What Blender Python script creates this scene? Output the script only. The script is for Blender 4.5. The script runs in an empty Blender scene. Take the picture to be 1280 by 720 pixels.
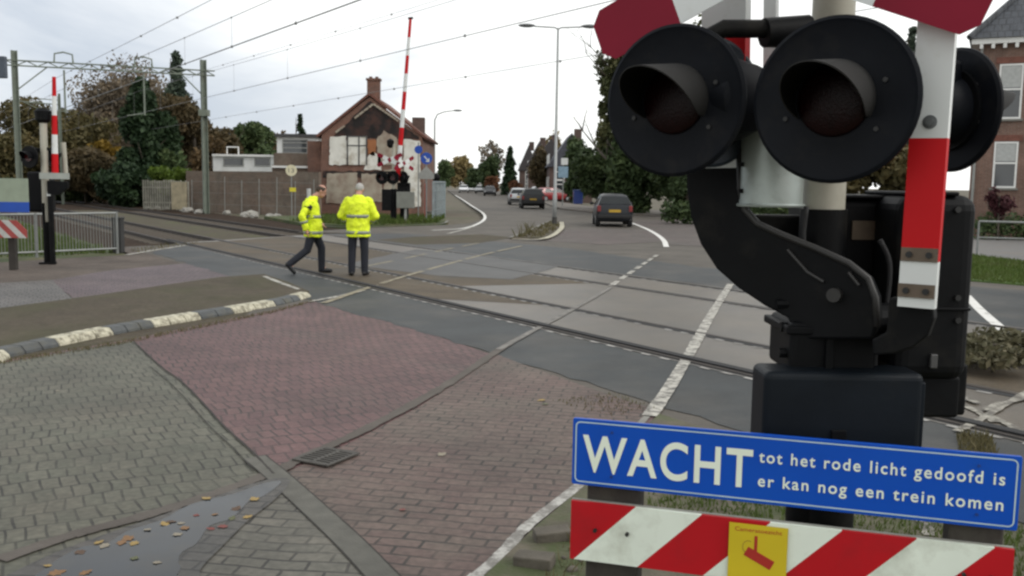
import bpy, bmesh, math, random
import numpy as np
from mathutils import Vector, Matrix
random.seed(7)
S = bpy.context.scene
COL = S.collection
PI = math.pi
R_ = math.radians

# ------------------------------------------------------------------ camera, sky, sun, exposure
F, CH = 1180.0, 1.85
PITCH, ROLL = math.atan((360 - 229) / F), R_(0.8)
cam_d = bpy.data.cameras.new('camera')
cam = bpy.data.objects.new('camera', cam_d)
COL.objects.link(cam)
ROT = Matrix.Rotation(PI / 2 - PITCH, 3, 'X') @ Matrix.Rotation(ROLL, 3, 'Z')
cam.matrix_world = Matrix.Translation((0, 0, CH)) @ ROT.to_4x4()
cam_d.sensor_width = 36
cam_d.lens = 36 * F / 1280
cam_d.clip_end = 5000
cam_d.clip_start = 0.05
S.camera = cam

SUN_EL, SUN_AZ = R_(40), R_(112)      # azimuth measured from +Y towards +X
W = bpy.data.worlds.new('World')
S.world = W
W.use_nodes = True
nt = W.node_tree
nt.nodes.clear()
def nd(t, kind, **kw):
    n = t.nodes.new(kind)
    for k, v in kw.items(): setattr(n, k, v)
    return n
out = nd(nt, 'ShaderNodeOutputWorld')
bg = nd(nt, 'ShaderNodeBackground')
bg.inputs['Strength'].default_value = 0.1
sky = nd(nt, 'ShaderNodeTexSky', sky_type='NISHITA', sun_disc=False, sun_elevation=SUN_EL, sun_rotation=SUN_AZ)
tc = nd(nt, 'ShaderNodeTexCoord')
mp = nd(nt, 'ShaderNodeMapping')
mp.inputs['Scale'].default_value = (1.0, 1.0, 2.6)
mp.inputs['Location'].default_value = (0.35, 0.2, 0.1)
nz = nd(nt, 'ShaderNodeTexNoise')
nz.inputs['Scale'].default_value = 2.3
nz.inputs['Detail'].default_value = 7
nz.inputs['Roughness'].default_value = 0.55
nz.inputs['Distortion'].default_value = 0.4
# brightness of the cloud layer: towards the upper right ahead it is bright, away from it grey-blue
dot = nd(nt, 'ShaderNodeVectorMath', operation='DOT_PRODUCT')
sd = Vector((math.sin(SUN_AZ) * math.cos(SUN_EL), math.cos(SUN_AZ) * math.cos(SUN_EL), math.sin(SUN_EL)))
bd = Vector((0.48, 0.66, 0.58)).normalized()
dot.inputs[1].default_value = bd
m1 = nd(nt, 'ShaderNodeMapRange')
m1.inputs['From Min'].default_value = 0.44
m1.inputs['From Max'].default_value = 0.80
m1.inputs['To Min'].default_value = -0.02
m1.inputs['To Max'].default_value = 0.82
add = nd(nt, 'ShaderNodeMath', operation='ADD')
m2 = nd(nt, 'ShaderNodeMapRange')
m2.inputs['From Min'].default_value = 0.36
m2.inputs['From Max'].default_value = 0.66
m2.inputs['To Min'].default_value = 0.0
m2.inputs['To Max'].default_value = 0.66
rampc = nd(nt, 'ShaderNodeValToRGB')
e = rampc.color_ramp.elements
e[0].position = 0.0; e[0].color = (5.0, 5.75, 6.9, 1)
e[1].position = 0.85; e[1].color = (13.0, 13.1, 12.8, 1)
k = e.new(0.45); k.color = (9.0, 9.4, 9.9, 1)
mixs = nd(nt, 'ShaderNodeMix', data_type='RGBA')
mixs.inputs['Factor'].default_value = 0.9
L = nt.links.new
L(tc.outputs['Generated'], mp.inputs['Vector']); L(mp.outputs['Vector'], nz.inputs['Vector'])
L(tc.outputs['Generated'], dot.inputs[0]); L(dot.outputs['Value'], m1.inputs['Value'])
L(nz.outputs['Fac'], m2.inputs['Value'])
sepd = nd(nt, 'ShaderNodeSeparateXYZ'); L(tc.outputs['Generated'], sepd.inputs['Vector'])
mb_ = nd(nt, 'ShaderNodeMapRange')          # brightness added to the unseen sky behind the viewer, lights front faces
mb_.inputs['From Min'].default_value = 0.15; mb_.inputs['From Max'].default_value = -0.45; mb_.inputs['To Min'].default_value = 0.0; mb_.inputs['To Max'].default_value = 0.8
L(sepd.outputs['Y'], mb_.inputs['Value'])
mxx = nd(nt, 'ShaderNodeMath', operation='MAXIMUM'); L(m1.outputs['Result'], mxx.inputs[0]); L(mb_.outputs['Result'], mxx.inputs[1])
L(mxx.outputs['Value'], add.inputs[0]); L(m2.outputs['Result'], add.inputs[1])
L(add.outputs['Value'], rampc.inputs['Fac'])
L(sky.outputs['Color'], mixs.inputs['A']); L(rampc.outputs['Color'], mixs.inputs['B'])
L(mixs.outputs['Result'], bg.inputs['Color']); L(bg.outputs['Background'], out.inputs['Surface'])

sun_d = bpy.data.lights.new('sun', 'SUN')
sun_d.energy = 1.3
sun_d.angle = R_(22)
sun_d.color = (1, 0.96, 0.9)
sun = bpy.data.objects.new('sun', sun_d)
sun.rotation_euler = sd.to_track_quat('Z', 'Y').to_euler()
COL.objects.link(sun)
S.view_settings.view_transform = 'Standard'
S.view_settings.look = 'None'
S.view_settings.exposure = 0.0
S.view_settings.gamma = 1.0
S.cycles.filter_width = 2.5          # the phone picture is soft
S.cycles.max_bounces = 6

# ------------------------------------------------------------------ measuring helpers (photo pixel -> point in the place)
def ray(px, py): return ROT @ Vector(((px - 640) / F, -(py - 360) / F, -1.0))
def G(px, py, z=0.0):
    d = ray(px, py); t = (z - CH) / d.z
    return Vector((0, 0, CH)) + d * t
def P(px, py, y):
    d = ray(px, py)
    return Vector((0, 0, CH)) + d * (y / d.y)
NV = Vector((0.833, 0.553, 0)); TV = Vector((-0.553, 0.833, 0))   # across / along the railway
def RW(n, t, z=0.0): return NV * n + TV * t + Vector((0, 0, z))

# ------------------------------------------------------------------ materials
MATS = {}
def base_mat(name):
    m = bpy.data.materials.new(name); m.use_nodes = True
    t = m.node_tree
    b = t.nodes['Principled BSDF']
    return m, t, b
def rgb(c): return (c[0], c[1], c[2], 1)
def mat(name, col, rough=0.6, var=0.15, scale=6.0, bump=0.0, metal=0.0, spec=0.5, dirt=None, dscale=1.5, dlo=0.5, dhi=0.75, bscale=None, coat=0.0, grime=0.0):
    """plain surface with a little tonal noise, optional dirt of its own colour and fine bump"""
    if name in MATS: return MATS[name]
    m, t, b = base_mat(name)
    tcn = nd(t, 'ShaderNodeTexCoord')
    n = nd(t, 'ShaderNodeTexNoise'); n.inputs['Scale'].default_value = scale; n.inputs['Detail'].default_value = 5
    r = nd(t, 'ShaderNodeValToRGB')
    r.color_ramp.elements[0].position = 0.3; r.color_ramp.elements[1].position = 0.7
    r.color_ramp.elements[0].color = rgb([c * (1 - var) for c in col])
    r.color_ramp.elements[1].color = rgb([c * (1 + var) for c in col])
    l = t.links.new
    l(tcn.outputs['Object'], n.inputs['Vector']); l(n.outputs['Fac'], r.inputs['Fac'])
    last = r.outputs['Color']
    if dirt:
        n2 = nd(t, 'ShaderNodeTexNoise'); n2.inputs['Scale'].default_value = dscale; n2.inputs['Detail'].default_value = 8; n2.inputs['Roughness'].default_value = 0.65
        mr = nd(t, 'ShaderNodeMapRange'); mr.inputs['From Min'].default_value = dlo; mr.inputs['From Max'].default_value = dhi
        mx = nd(t, 'ShaderNodeMix', data_type='RGBA')
        l(tcn.outputs['Object'], n2.inputs['Vector']); l(n2.outputs['Fac'], mr.inputs['Value'])
        l(mr.outputs['Result'], mx.inputs['Factor']); l(last, mx.inputs['A']); mx.inputs['B'].default_value = rgb(dirt)
        last = mx.outputs['Result']
    if grime:                       # broad uneven soiling with fine grain in it
        ng = nd(t, 'ShaderNodeTexNoise'); ng.inputs['Scale'].default_value = 0.8; ng.inputs['Detail'].default_value = 12; ng.inputs['Roughness'].default_value = 0.75; ng.inputs['Distortion'].default_value = 0.25
        l(tcn.outputs['Object'], ng.inputs['Vector'])
        mg = nd(t, 'ShaderNodeMapRange'); mg.inputs['From Min'].default_value = 0.3; mg.inputs['From Max'].default_value = 0.7; mg.inputs['To Min'].default_value = 1 - grime; mg.inputs['To Max'].default_value = 1 + grime
        l(ng.outputs['Fac'], mg.inputs['Value'])
        mv = nd(t, 'ShaderNodeVectorMath', operation='SCALE'); l(last, mv.inputs[0]); l(mg.outputs['Result'], mv.inputs['Scale']); last = mv.outputs['Vector']
    l(last, b.inputs['Base Color'])
    b.inputs['Roughness'].default_value = rough; b.inputs['Metallic'].default_value = metal
    b.inputs['Specular IOR Level'].default_value = spec
    if coat: b.inputs['Coat Weight'].default_value = coat
    if bump:
        n3 = nd(t, 'ShaderNodeTexNoise'); n3.inputs['Scale'].default_value = bscale or scale * 8; n3.inputs['Detail'].default_value = 4
        bp = nd(t, 'ShaderNodeBump'); bp.inputs['Strength'].default_value = bump; bp.inputs['Distance'].default_value = 0.01
        l(tcn.outputs['Object'], n3.inputs['Vector']); l(n3.outputs['Fac'], bp.inputs['Height']); l(bp.outputs['Normal'], b.inputs['Normal'])
    MATS[name] = m
    return m

def paver_mat(name, c1, c2, mortar, bw, bh, rot, off=0.5, mort=0.01, stain=None, rough=0.75, wall=False, stain_lo=0.48, stain_hi=0.72, bump=0.6, sscale=0.5):
    """bricks: paving (horizontal) or walling (wall=True: courses along z)"""
    m, t, b = base_mat(name)
    l = t.links.new
    tcn = nd(t, 'ShaderNodeTexCoord')
    src = tcn.outputs['Object']
    if wall:
        sep = nd(t, 'ShaderNodeSeparateXYZ'); l(src, sep.inputs['Vector'])
        ad = nd(t, 'ShaderNodeMath', operation='ADD'); l(sep.outputs['X'], ad.inputs[0]); l(sep.outputs['Y'], ad.inputs[1])
        cb = nd(t, 'ShaderNodeCombineXYZ'); l(ad.outputs['Value'], cb.inputs['X']); l(sep.outputs['Z'], cb.inputs['Y'])
        vec = cb.outputs['Vector']
    else:
        # slight waviness so that courses are not ruler-straight
        nw = nd(t, 'ShaderNodeTexNoise'); nw.inputs['Scale'].default_value = 1.1; nw.inputs['Detail'].default_value = 2
        l(src, nw.inputs['Vector'])
        sc = nd(t, 'ShaderNodeVectorMath', operation='MULTIPLY_ADD')
        sc.inputs[1].default_value = (0.17, 0.17, 0); l(nw.outputs['Color'], sc.inputs[0]); l(src, sc.inputs[2])
        mpn = nd(t, 'ShaderNodeMapping'); mpn.inputs['Rotation'].default_value = (0, 0, -rot)
        l(sc.outputs['Vector'], mpn.inputs['Vector']); vec = mpn.outputs['Vector']
    br = nd(t, 'ShaderNodeTexBrick')
    br.offset = off
    br.inputs['Color1'].default_value = rgb(c1); br.inputs['Color2'].default_value = rgb(c2); br.inputs['Mortar'].default_value = rgb([(p + q) * 0.5 for p, q in zip(c1, c2)])
    br.inputs['Scale'].default_value = 1.0
    br.inputs['Mortar Size'].default_value = mort; br.inputs['Mortar Smooth'].default_value = 0.25
    br.inputs['Brick Width'].default_value = bw; br.inputs['Row Height'].default_value = bh
    l(vec, br.inputs['Vector'])
    n2 = nd(t, 'ShaderNodeTexNoise'); n2.inputs['Scale'].default_value = sscale; n2.inputs['Detail'].default_value = 9; n2.inputs['Roughness'].default_value = 0.7
    l(src, n2.inputs['Vector'])
    mr = nd(t, 'ShaderNodeMapRange'); mr.inputs['From Min'].default_value = stain_lo; mr.inputs['From Max'].default_value = stain_hi
    mr.inputs['To Max'].default_value = 0.75
    l(n2.outputs['Fac'], mr.inputs['Value'])
    mx = nd(t, 'ShaderNodeMix', data_type='RGBA')
    l(mr.outputs['Result'], mx.inputs['Factor']); l(br.outputs['Color'], mx.inputs['A'])
    mx.inputs['B'].default_value = rgb(stain or [0.6 * c for c in c1])
    # joints: filled with sand in places, open and dark in others
    nj = nd(t, 'ShaderNodeTexNoise'); nj.inputs['Scale'].default_value = 2.6; nj.inputs['Detail'].default_value = 5; l(src, nj.inputs['Vector'])
    mj = nd(t, 'ShaderNodeMapRange'); mj.inputs['From Min'].default_value = 0.34; mj.inputs['From Max'].default_value = 0.62; mj.inputs['To Min'].default_value = 1.0 if wall else 0.30; mj.inputs['To Max'].default_value = 1.0
    l(nj.outputs['Fac'], mj.inputs['Value'])
    mm = nd(t, 'ShaderNodeMath', operation='MULTIPLY'); l(br.outputs['Fac'], mm.inputs[0]); l(mj.outputs['Result'], mm.inputs[1])
    mjx = nd(t, 'ShaderNodeMix', data_type='RGBA'); l(mm.outputs['Value'], mjx.inputs['Factor']); l(mx.outputs['Result'], mjx.inputs['A']); mjx.inputs['B'].default_value = rgb(mortar)
    # grime: broad darker and paler patches
    ng = nd(t, 'ShaderNodeTexNoise'); ng.inputs['Scale'].default_value = 0.9; ng.inputs['Detail'].default_value = 10; ng.inputs['Roughness'].default_value = 0.72; ng.inputs['Distortion'].default_value = 0.6; l(src, ng.inputs['Vector'])
    mg = nd(t, 'ShaderNodeMapRange'); mg.inputs['From Min'].default_value = 0.3; mg.inputs['From Max'].default_value = 0.7; mg.inputs['To Min'].default_value = 0.66; mg.inputs['To Max'].default_value = 1.30
    l(ng.outputs['Fac'], mg.inputs['Value'])
    mgx = nd(t, 'ShaderNodeVectorMath', operation='SCALE'); l(mjx.outputs['Result'], mgx.inputs[0]); l(mg.outputs['Result'], mgx.inputs['Scale'])
    n4 = nd(t, 'ShaderNodeTexNoise'); n4.inputs['Scale'].default_value = 25; n4.inputs['Detail'].default_value = 4
    l(src, n4.inputs['Vector'])
    mr4 = nd(t, 'ShaderNodeMapRange'); mr4.inputs['From Min'].default_value = 0.25; mr4.inputs['From Max'].default_value = 0.75; mr4.inputs['To Min'].default_value = 0.72; mr4.inputs['To Max'].default_value = 1.28
    l(n4.outputs['Fac'], mr4.inputs['Value'])
    mu = nd(t, 'ShaderNodeVectorMath', operation='SCALE'); l(mgx.outputs['Vector'], mu.inputs[0]); l(mr4.outputs['Result'], mu.inputs['Scale'])
    l(mu.outputs['Vector'], b.inputs['Base Color'])
    b.inputs['Roughness'].default_value = rough
    bp = nd(t, 'ShaderNodeBump'); bp.inputs['Strength'].default_value = bump; bp.inputs['Distance'].default_value = 0.012; bp.invert = True
    hs = nd(t, 'ShaderNodeMath', operation='MULTIPLY_ADD'); hs.inputs[1].default_value = 0.5; l(n4.outputs['Fac'], hs.inputs[0]); l(br.outputs['Fac'], hs.inputs[2]); l(hs.outputs['Value'], bp.inputs['Height']); l(bp.outputs['Normal'], b.inputs['Normal'])
    return m

def paint_mat(name, col, under, lo=0.42, hi=0.6, scale=9):
    """worn road paint: the surface below shows where it has gone"""
    m, t, b = base_mat(name); l = t.links.new
    tcn = nd(t, 'ShaderNodeTexCoord')
    n = nd(t, 'ShaderNodeTexNoise'); n.inputs['Scale'].default_value = scale; n.inputs['Detail'].default_value = 9; n.inputs['Roughness'].default_value = 0.7
    mr = nd(t, 'ShaderNodeMapRange'); mr.inputs['From Min'].default_value = lo; mr.inputs['From Max'].default_value = hi
    mx = nd(t, 'ShaderNodeMix', data_type='RGBA')
    l(tcn.outputs['Object'], n.inputs['Vector']); l(n.outputs['Fac'], mr.inputs['Value']); l(mr.outputs['Result'], mx.inputs['Factor'])
    mx.inputs['A'].default_value = rgb(under); mx.inputs['B'].default_value = rgb(col)
    l(mx.outputs['Result'], b.inputs['Base Color']); b.inputs['Roughness'].default_value = 0.7
    return m

def leaf_mat(name, c1, c2, c3=None, tr=0.25):
    m, t, b = base_mat(name); l = t.links.new
    g = nd(t, 'ShaderNodeNewGeometry')
    tcn = nd(t, 'ShaderNodeTexCoord')
    n = nd(t, 'ShaderNodeTexNoise'); n.inputs['Scale'].default_value = 0.55; n.inputs['Detail'].default_value = 3
    l(tcn.outputs['Object'], n.inputs['Vector'])
    ad = nd(t, 'ShaderNodeMath', operation='MULTIPLY_ADD'); ad.inputs[1].default_value = 0.55
    mr = nd(t, 'ShaderNodeMapRange'); mr.inputs['From Min'].default_value = 0.3; mr.inputs['From Max'].default_value = 0.7; mr.inputs['To Max'].default_value = 0.5
    l(n.outputs['Fac'], mr.inputs['Value'])
    l(g.outputs['Random Per Island'], ad.inputs[0]); l(mr.outputs['Result'], ad.inputs[2])
    r = nd(t, 'ShaderNodeValToRGB'); e = r.color_ramp.elements
    e[0].color = rgb(c1); e[1].color = rgb(c3 or c2); e[1].position = 1.0
    if c3: k = e.new(0.6); k.color = rgb(c2)
    l(ad.outputs['Value'], r.inputs['Fac']); l(r.outputs['Color'], b.inputs['Base Color'])
    b.inputs['Roughness'].default_value = 0.65; b.inputs['Specular IOR Level'].default_value = 0.25
    td = nd(t, 'ShaderNodeBsdfTranslucent'); l(r.outputs['Color'], td.inputs['Color'])
    ms = nd(t, 'ShaderNodeMixShader'); ms.inputs['Fac'].default_value = tr
    o = t.nodes['Material Output']
    l(b.outputs['BSDF'], ms.inputs[1]); l(td.outputs['BSDF'], ms.inputs[2]); l(ms.outputs['Shader'], o.inputs['Surface'])
    return m

# ------------------------------------------------------------------ mesh building
class MB:
    def __init__(s): s.v = []; s.f = []; s.mi = []; s.m = 0
    def add(s, vs, fs):
        o = len(s.v); s.v += [tuple(v) for v in vs]; s.f += [tuple(i + o for i in f) for f in fs]; s.mi += [s.m] * len(fs); return s
    def quad(s, a, b, c, d): return s.add([a, b, c, d], [(0, 1, 2, 3)])
    def box(s, c, d, rz=0.0, M=None):
        hx, hy, hz = d[0] / 2, d[1] / 2, d[2] / 2
        vs = [Vector((x * hx, y * hy, z * hz)) for z in (-1, 1) for x, y in ((-1, -1), (1, -1), (1, 1), (-1, 1))]
        rot = M if M is not None else Matrix.Rotation(rz, 3, 'Z')
        vs = [rot @ v + Vector(c) for v in vs]
        return s.add(vs, [(3, 2, 1, 0), (4, 5, 6, 7), (0, 1, 5, 4), (1, 2, 6, 5), (2, 3, 7, 6), (3, 0, 4, 7)])
    def bar(s, a, b, w, h, up=(0, 0, 1)):
        """rectangular bar from a to b, w across, h along up"""
        a, b = Vector(a), Vector(b); d = (b - a).normalized(); u = Vector(up)
        x = d.cross(u).normalized(); u = x.cross(d).normalized()
        vs = [p + x * (i * w / 2) + u * (j * h / 2) for p in (a, b) for i, j in ((-1, -1), (1, -1), (1, 1), (-1, 1))]
        return s.add(vs, [(0, 1, 2, 3), (7, 6, 5, 4), (4, 5, 1, 0), (5, 6, 2, 1), (6, 7, 3, 2), (7, 4, 0, 3)])
    def tube(s, pts, r, n=8, cap=True, sx=1.0):
        pts = [Vector(p) for p in pts]; rs = r if isinstance(r, (list, tuple)) else [r] * len(pts)
        prev = None; vs = []
        for i, p in enumerate(pts):
            d = (pts[min(i + 1, len(pts) - 1)] - pts[max(i - 1, 0)]).normalized()
            if prev is None:
                a = d.orthogonal().normalized()
            else:
                a = (prev - d * prev.dot(d)); a = a.normalized() if a.length > 1e-6 else d.orthogonal().normalized()
            prev = a; b = d.cross(a)
            vs += [p + (a * math.cos(2 * PI * k / n) + b * math.sin(2 * PI * k / n)) * rs[i] for k in range(n)]
        fs = []
        for i in range(len(pts) - 1):
            for k in range(n):
                fs.append((i * n + k, i * n + (k + 1) % n, (i + 1) * n + (k + 1) % n, (i + 1) * n + k))
        if cap: fs += [tuple(range(n - 1, -1, -1)), tuple(range((len(pts) - 1) * n, len(pts) * n))]
        return s.add(vs, fs)
    def ring_loft(s, rings, cap=True):
        n = len(rings[0]); vs = [v for r in rings for v in r]; fs = []
        for i in range(len(rings) - 1):
            for k in range(n): fs.append((i * n + k, i * n + (k + 1) % n, (i + 1) * n + (k + 1) % n, (i + 1) * n + k))
        if cap: fs += [tuple(range(n - 1, -1, -1)), tuple(range((len(rings) - 1) * n, len(rings) * n))]
        return s.add(vs, fs)
    def ellipsoid(s, c, r, nu=14, nv=9, M=None):
        c = Vector(c); rings = []
        for j in range(nv + 1):
            th = PI * (j + 0.02 * (j == 0) - 0.02 * (j == nv)) / nv
            ring = []
            for i in range(nu):
                v = Vector((r[0] * math.sin(th) * math.cos(2 * PI * i / nu), r[1] * math.sin(th) * math.sin(2 * PI * i / nu), -r[2] * math.cos(th)))
                ring.append(c + (M @ v if M is not None else v))
            rings.append(ring)
        return s.ring_loft(rings)
    def prism(s, outline, org, ux, uy, th):
        """2-D outline (counter-clockwise seen from -un) extruded by th"""
        ux, uy, org = Vector(ux), Vector(uy), Vector(org); un = ux.cross(uy).normalized(); n = len(outline)
        vs = [org + ux * a + uy * b - un * (-th / 2) for a, b in outline] + [org + ux * a + uy * b - un * (th / 2) for a, b in outline]
        fs = [tuple(range(n)), tuple(range(2 * n - 1, n - 1, -1))] + [(i, n + i, n + (i + 1) % n, (i + 1) % n) for i in range(n)]
        return s.add(vs, fs)
    def build(s, name, mats, parent=None, org=(0, 0, 0), smooth=False, bevel=0.0, seg=2, angle=None):
        org = Vector(org)
        me = bpy.data.meshes.new(name)
        me.from_pydata([Vector(v) - org for v in s.v], [], s.f)
        mats = mats if isinstance(mats, (list, tuple)) else [mats]
        for m in mats: me.materials.append(m)
        me.polygons.foreach_set('material_index', s.mi)
        bm = bmesh.new(); bm.from_mesh(me); bmesh.ops.recalc_face_normals(bm, faces=bm.faces); bm.to_mesh(me); bm.free()
        if smooth: me.polygons.foreach_set('use_smooth', [True] * len(me.polygons))
        o = bpy.data.objects.new(name, me); COL.objects.link(o)
        if parent is not None: o.parent = parent
        else: o.location = org
        if bevel:
            b = o.modifiers.new('bevel', 'BEVEL'); b.width = bevel; b.segments = seg; b.limit_method = 'ANGLE'; b.angle_limit = R_(35)
        if smooth and angle:
            me.set_sharp_from_angle(angle=R_(angle))
        return o

def tag(o, label=None, cat=None, group=None, kind=None):
    if label: o['label'] = label
    if cat: o['category'] = cat
    if group: o['group'] = group
    if kind: o['kind'] = kind
    return o
def thing(name, label, cat, loc=(0, 0, 0), rz=0.0, group=None):
    o = bpy.data.objects.new(name, None); COL.objects.link(o)
    o.location = loc; o.rotation_euler = (0, 0, rz); o.empty_display_size = 0.2
    return tag(o, label, cat, group)
def copy_tree(o, parent=None):
    kids = list(o.children)
    c = o.copy(); COL.objects.link(c)
    if parent is not None: c.parent = parent
    for ch in kids: copy_tree(ch, c)
    return c
def sheet(name, pts, z, m, depth=0.0, jit=0.0, step=None, kind='structure'):
    """flat ground area from measured outline points; depth>0 gives it thickness"""
    pp = [Vector((p[0], p[1])) for p in pts]
    if step:
        q = []
        for i, p in enumerate(pp):
            a, b = p, pp[(i + 1) % len(pp)]; n = max(1, int((b - a).length / step))
            for j in range(n):
                v = a.lerp(b, j / n)
                q.append(v + Vector((random.uniform(-jit, jit), random.uniform(-jit, jit))) if j else v)
        pp = q
    bm = bmesh.new()
    vs = [bm.verts.new((p.x, p.y, z)) for p in pp]
    f = bm.faces.new(vs); f.normal_update()
    if f.normal.z < 0: f.normal_flip()
    if depth:
        ed = list(f.edges)
        bot = [bm.verts.new((p.x, p.y, z - depth)) for p in pp]
        n = len(vs)
        for i in range(n): bm.faces.new((vs[i], vs[(i + 1) % n], bot[(i + 1) % n], bot[i]))
    bmesh.ops.triangulate(bm, faces=[f])
    bmesh.ops.recalc_face_normals(bm, faces=bm.faces)
    me = bpy.data.meshes.new(name); bm.to_mesh(me); bm.free()
    # top must look up
    me.materials.append(m)
    o = bpy.data.objects.new(name, me); COL.objects.link(o)
    o['kind'] = kind
    return o
def gp(pix): return [G(*p) for p in pix]
def smoothline(pts, n=6):
    """Catmull-Rom through points"""
    pts = [Vector(p) for p in pts]; o = []
    q = [pts[0] * 2 - pts[1]] + pts + [pts[-1] * 2 - pts[-2]]
    for i in range(1, len(q) - 2):
        for k in range(n):
            t = k / n
            o.append(0.5 * ((2 * q[i]) + (q[i + 1] - q[i - 1]) * t + (2 * q[i - 1] - 5 * q[i] + 4 * q[i + 1] - q[i + 2]) * t * t + (3 * q[i] - q[i - 1] - 3 * q[i + 1] + q[i + 2]) * t ** 3))
    o.append(pts[-1]); return o
def strip(name, pts, w, z, m, dash=None, kind='structure', jit=0.0):
    """painted line / band of width w along ground points; dash=(on, off)"""
    pts = smoothline([Vector((p[0], p[1], 0)) for p in pts])
    mb = MB(); s = 0.0
    for a, b in zip(pts, pts[1:]):
        L_ = (b - a).length
        if L_ < 1e-5: continue
        d = (b - a) / L_; x = Vector((-d.y, d.x, 0))
        k = 0.0
        while k < L_ - 1e-6:
            if dash:
                ph = (s + k) % (dash[0] + dash[1]); on = ph < dash[0]
                seg = min(L_ - k, (dash[0] - ph) if on else (dash[0] + dash[1] - ph)); seg = max(seg, 1e-3)
            else: on = True; seg = L_ - k
            if on:
                p, q = a + d * k, a + d * (k + seg)
                j = random.uniform(-jit, jit)
                mb.quad(*[v + Vector((0, 0, z)) for v in (p - x * (w / 2 + j), q - x * (w / 2), q + x * (w / 2 + j), p + x * (w / 2))])
            k += seg
        s += L_
    o = mb.build(name, m); o['kind'] = kind
    return o

def text_mesh(name, body, m, parent, M, width=None, size=0.1, bold=0.0, depth=0.0006, spacing=1.0):
    cu = bpy.data.curves.new(name, 'FONT'); cu.body = body; cu.size = size; cu.offset = bold; cu.extrude = depth; cu.space_character = spacing
    to = bpy.data.objects.new(name + '_font', cu); COL.objects.link(to)
    dg = bpy.context.evaluated_depsgraph_get()
    me = bpy.data.meshes.new_from_object(to.evaluated_get(dg))
    bpy.data.objects.remove(to); bpy.data.curves.remove(cu)
    xs = [v.co.x for v in me.vertices]; x0, x1 = min(xs), max(xs)
    k = width / (x1 - x0) if width else 1.0
    for v in me.vertices: v.co = M @ Vector(((v.co.x - x0) * k, v.co.y, v.co.z))
    me.materials.clear(); me.materials.append(m); me.name = name
    o = bpy.data.objects.new(name, me); COL.objects.link(o); o.parent = parent
    return o
# ================================================================== GROUND
soil = mat('soil', (0.10, 0.085, 0.06), 0.95, 0.25, 2.0, 0.6, dirt=(0.06, 0.075, 0.03), dscale=0.25)
asph = mat('asphalt', (0.080, 0.071, 0.060), 0.75, 0.16, 60, 0.25, spec=0.3, dirt=(0.100, 0.088, 0.074), dscale=0.35, dlo=0.4, dhi=0.65, bscale=180, grime=0.38)
asph_dark = mat('asphalt_dark', (0.030, 0.034, 0.036), 0.6, 0.16, 60, 0.25, spec=0.3, dirt=(0.066, 0.062, 0.056), dscale=0.7, dlo=0.45, dhi=0.75, bscale=180, grime=0.38)
asph_brown = mat('asphalt_brown', (0.082, 0.067, 0.048), 0.85, 0.25, 18, 0.4, spec=0.2, dirt=(0.055, 0.05, 0.03), dscale=0.8, dlo=0.42, dhi=0.62, bscale=120, grime=0.38)
deck_m = mat('deck', (0.072, 0.061, 0.048), 0.42, 0.2, 40, 0.3, spec=0.5, dirt=(0.086, 0.068, 0.047), dscale=0.33, dlo=0.42, dhi=0.62, bscale=150, grime=0.38)
deck_brown = mat('deck_brown', (0.0817, 0.0630, 0.0420), 0.75, 0.2, 30, 0.25, spec=0.3, dirt=(0.0703, 0.0660, 0.0578), dscale=0.5, bscale=150, grime=0.38)
grey_pav = paver_mat('grey_pavers', (0.0813, 0.0822, 0.0606), (0.0983, 0.0949, 0.0714), (0.0275, 0.0259, 0.0194), 0.105, 0.21, R_(29), mort=0.008, stain=(0.0931, 0.0747, 0.0563), stain_lo=0.5, stain_hi=0.8, rough=0.7)
red_pav = paver_mat('red_pavers', (0.0904, 0.0475, 0.0479), (0.1170, 0.0616, 0.0590), (0.0323, 0.0252, 0.0230), 0.105, 0.21, R_(27), mort=0.009, stain=(0.0864, 0.0719, 0.0596), stain_lo=0.5, stain_hi=0.78, rough=0.68)
lane_pav = paver_mat('lane_pavers', (0.0932, 0.0583, 0.0509), (0.1165, 0.0785, 0.0667), (0.0264, 0.0219, 0.0180), 0.21, 0.105, R_(-11), mort=0.009, stain=(0.1023, 0.0915, 0.0704), stain_lo=0.42, stain_hi=0.68, rough=0.7)
corner_pav = paver_mat('corner_pavers', (0.0916, 0.0864, 0.0695), (0.1119, 0.1024, 0.0824), (0.0271, 0.0243, 0.0201), 0.21, 0.105, R_(-9), mort=0.009, stain=(0.0882, 0.0768, 0.0589), rough=0.65)
purple_pav = paver_mat('purple_pavers', (0.0845, 0.0614, 0.0686), (0.1056, 0.0761, 0.0818), (0.0297, 0.0246, 0.0264), 0.105, 0.21, R_(25), mort=0.009, stain=(0.0924, 0.0706, 0.0594), rough=0.7)
concrete = mat('concrete', (0.20, 0.195, 0.175), 0.8, 0.14, 9, 0.35, dirt=(0.12, 0.115, 0.095), dscale=2.5)
kerb_dark = mat('kerb_dark', (0.075, 0.08, 0.082), 0.75, 0.2, 12, 0.4, dirt=(0.10, 0.09, 0.06), dscale=3)
paint_kerb = paint_mat('kerb_paint', (0.50, 0.47, 0.36), (0.13, 0.115, 0.08), 0.36, 0.56, 11)
line_w = paint_mat('line_paint', (0.46, 0.44, 0.39), (0.10, 0.095, 0.085), 0.40, 0.58, 10)
line_y = paint_mat('line_paint_yellowed', (0.28, 0.245, 0.165), (0.10, 0.085, 0.06), 0.36, 0.58, 8)
line_f = paint_mat('line_paint_faded', (0.36, 0.34, 0.29), (0.10, 0.09, 0.075), 0.44, 0.6, 9)
line_g = paint_mat('line_paint_grey', (0.19, 0.178, 0.16), (0.09, 0.083, 0.075), 0.36, 0.6, 8)
line_c = paint_mat('line_paint_clean', (0.66, 0.65, 0.62), (0.2, 0.19, 0.17), 0.3, 0.46, 5)
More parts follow.
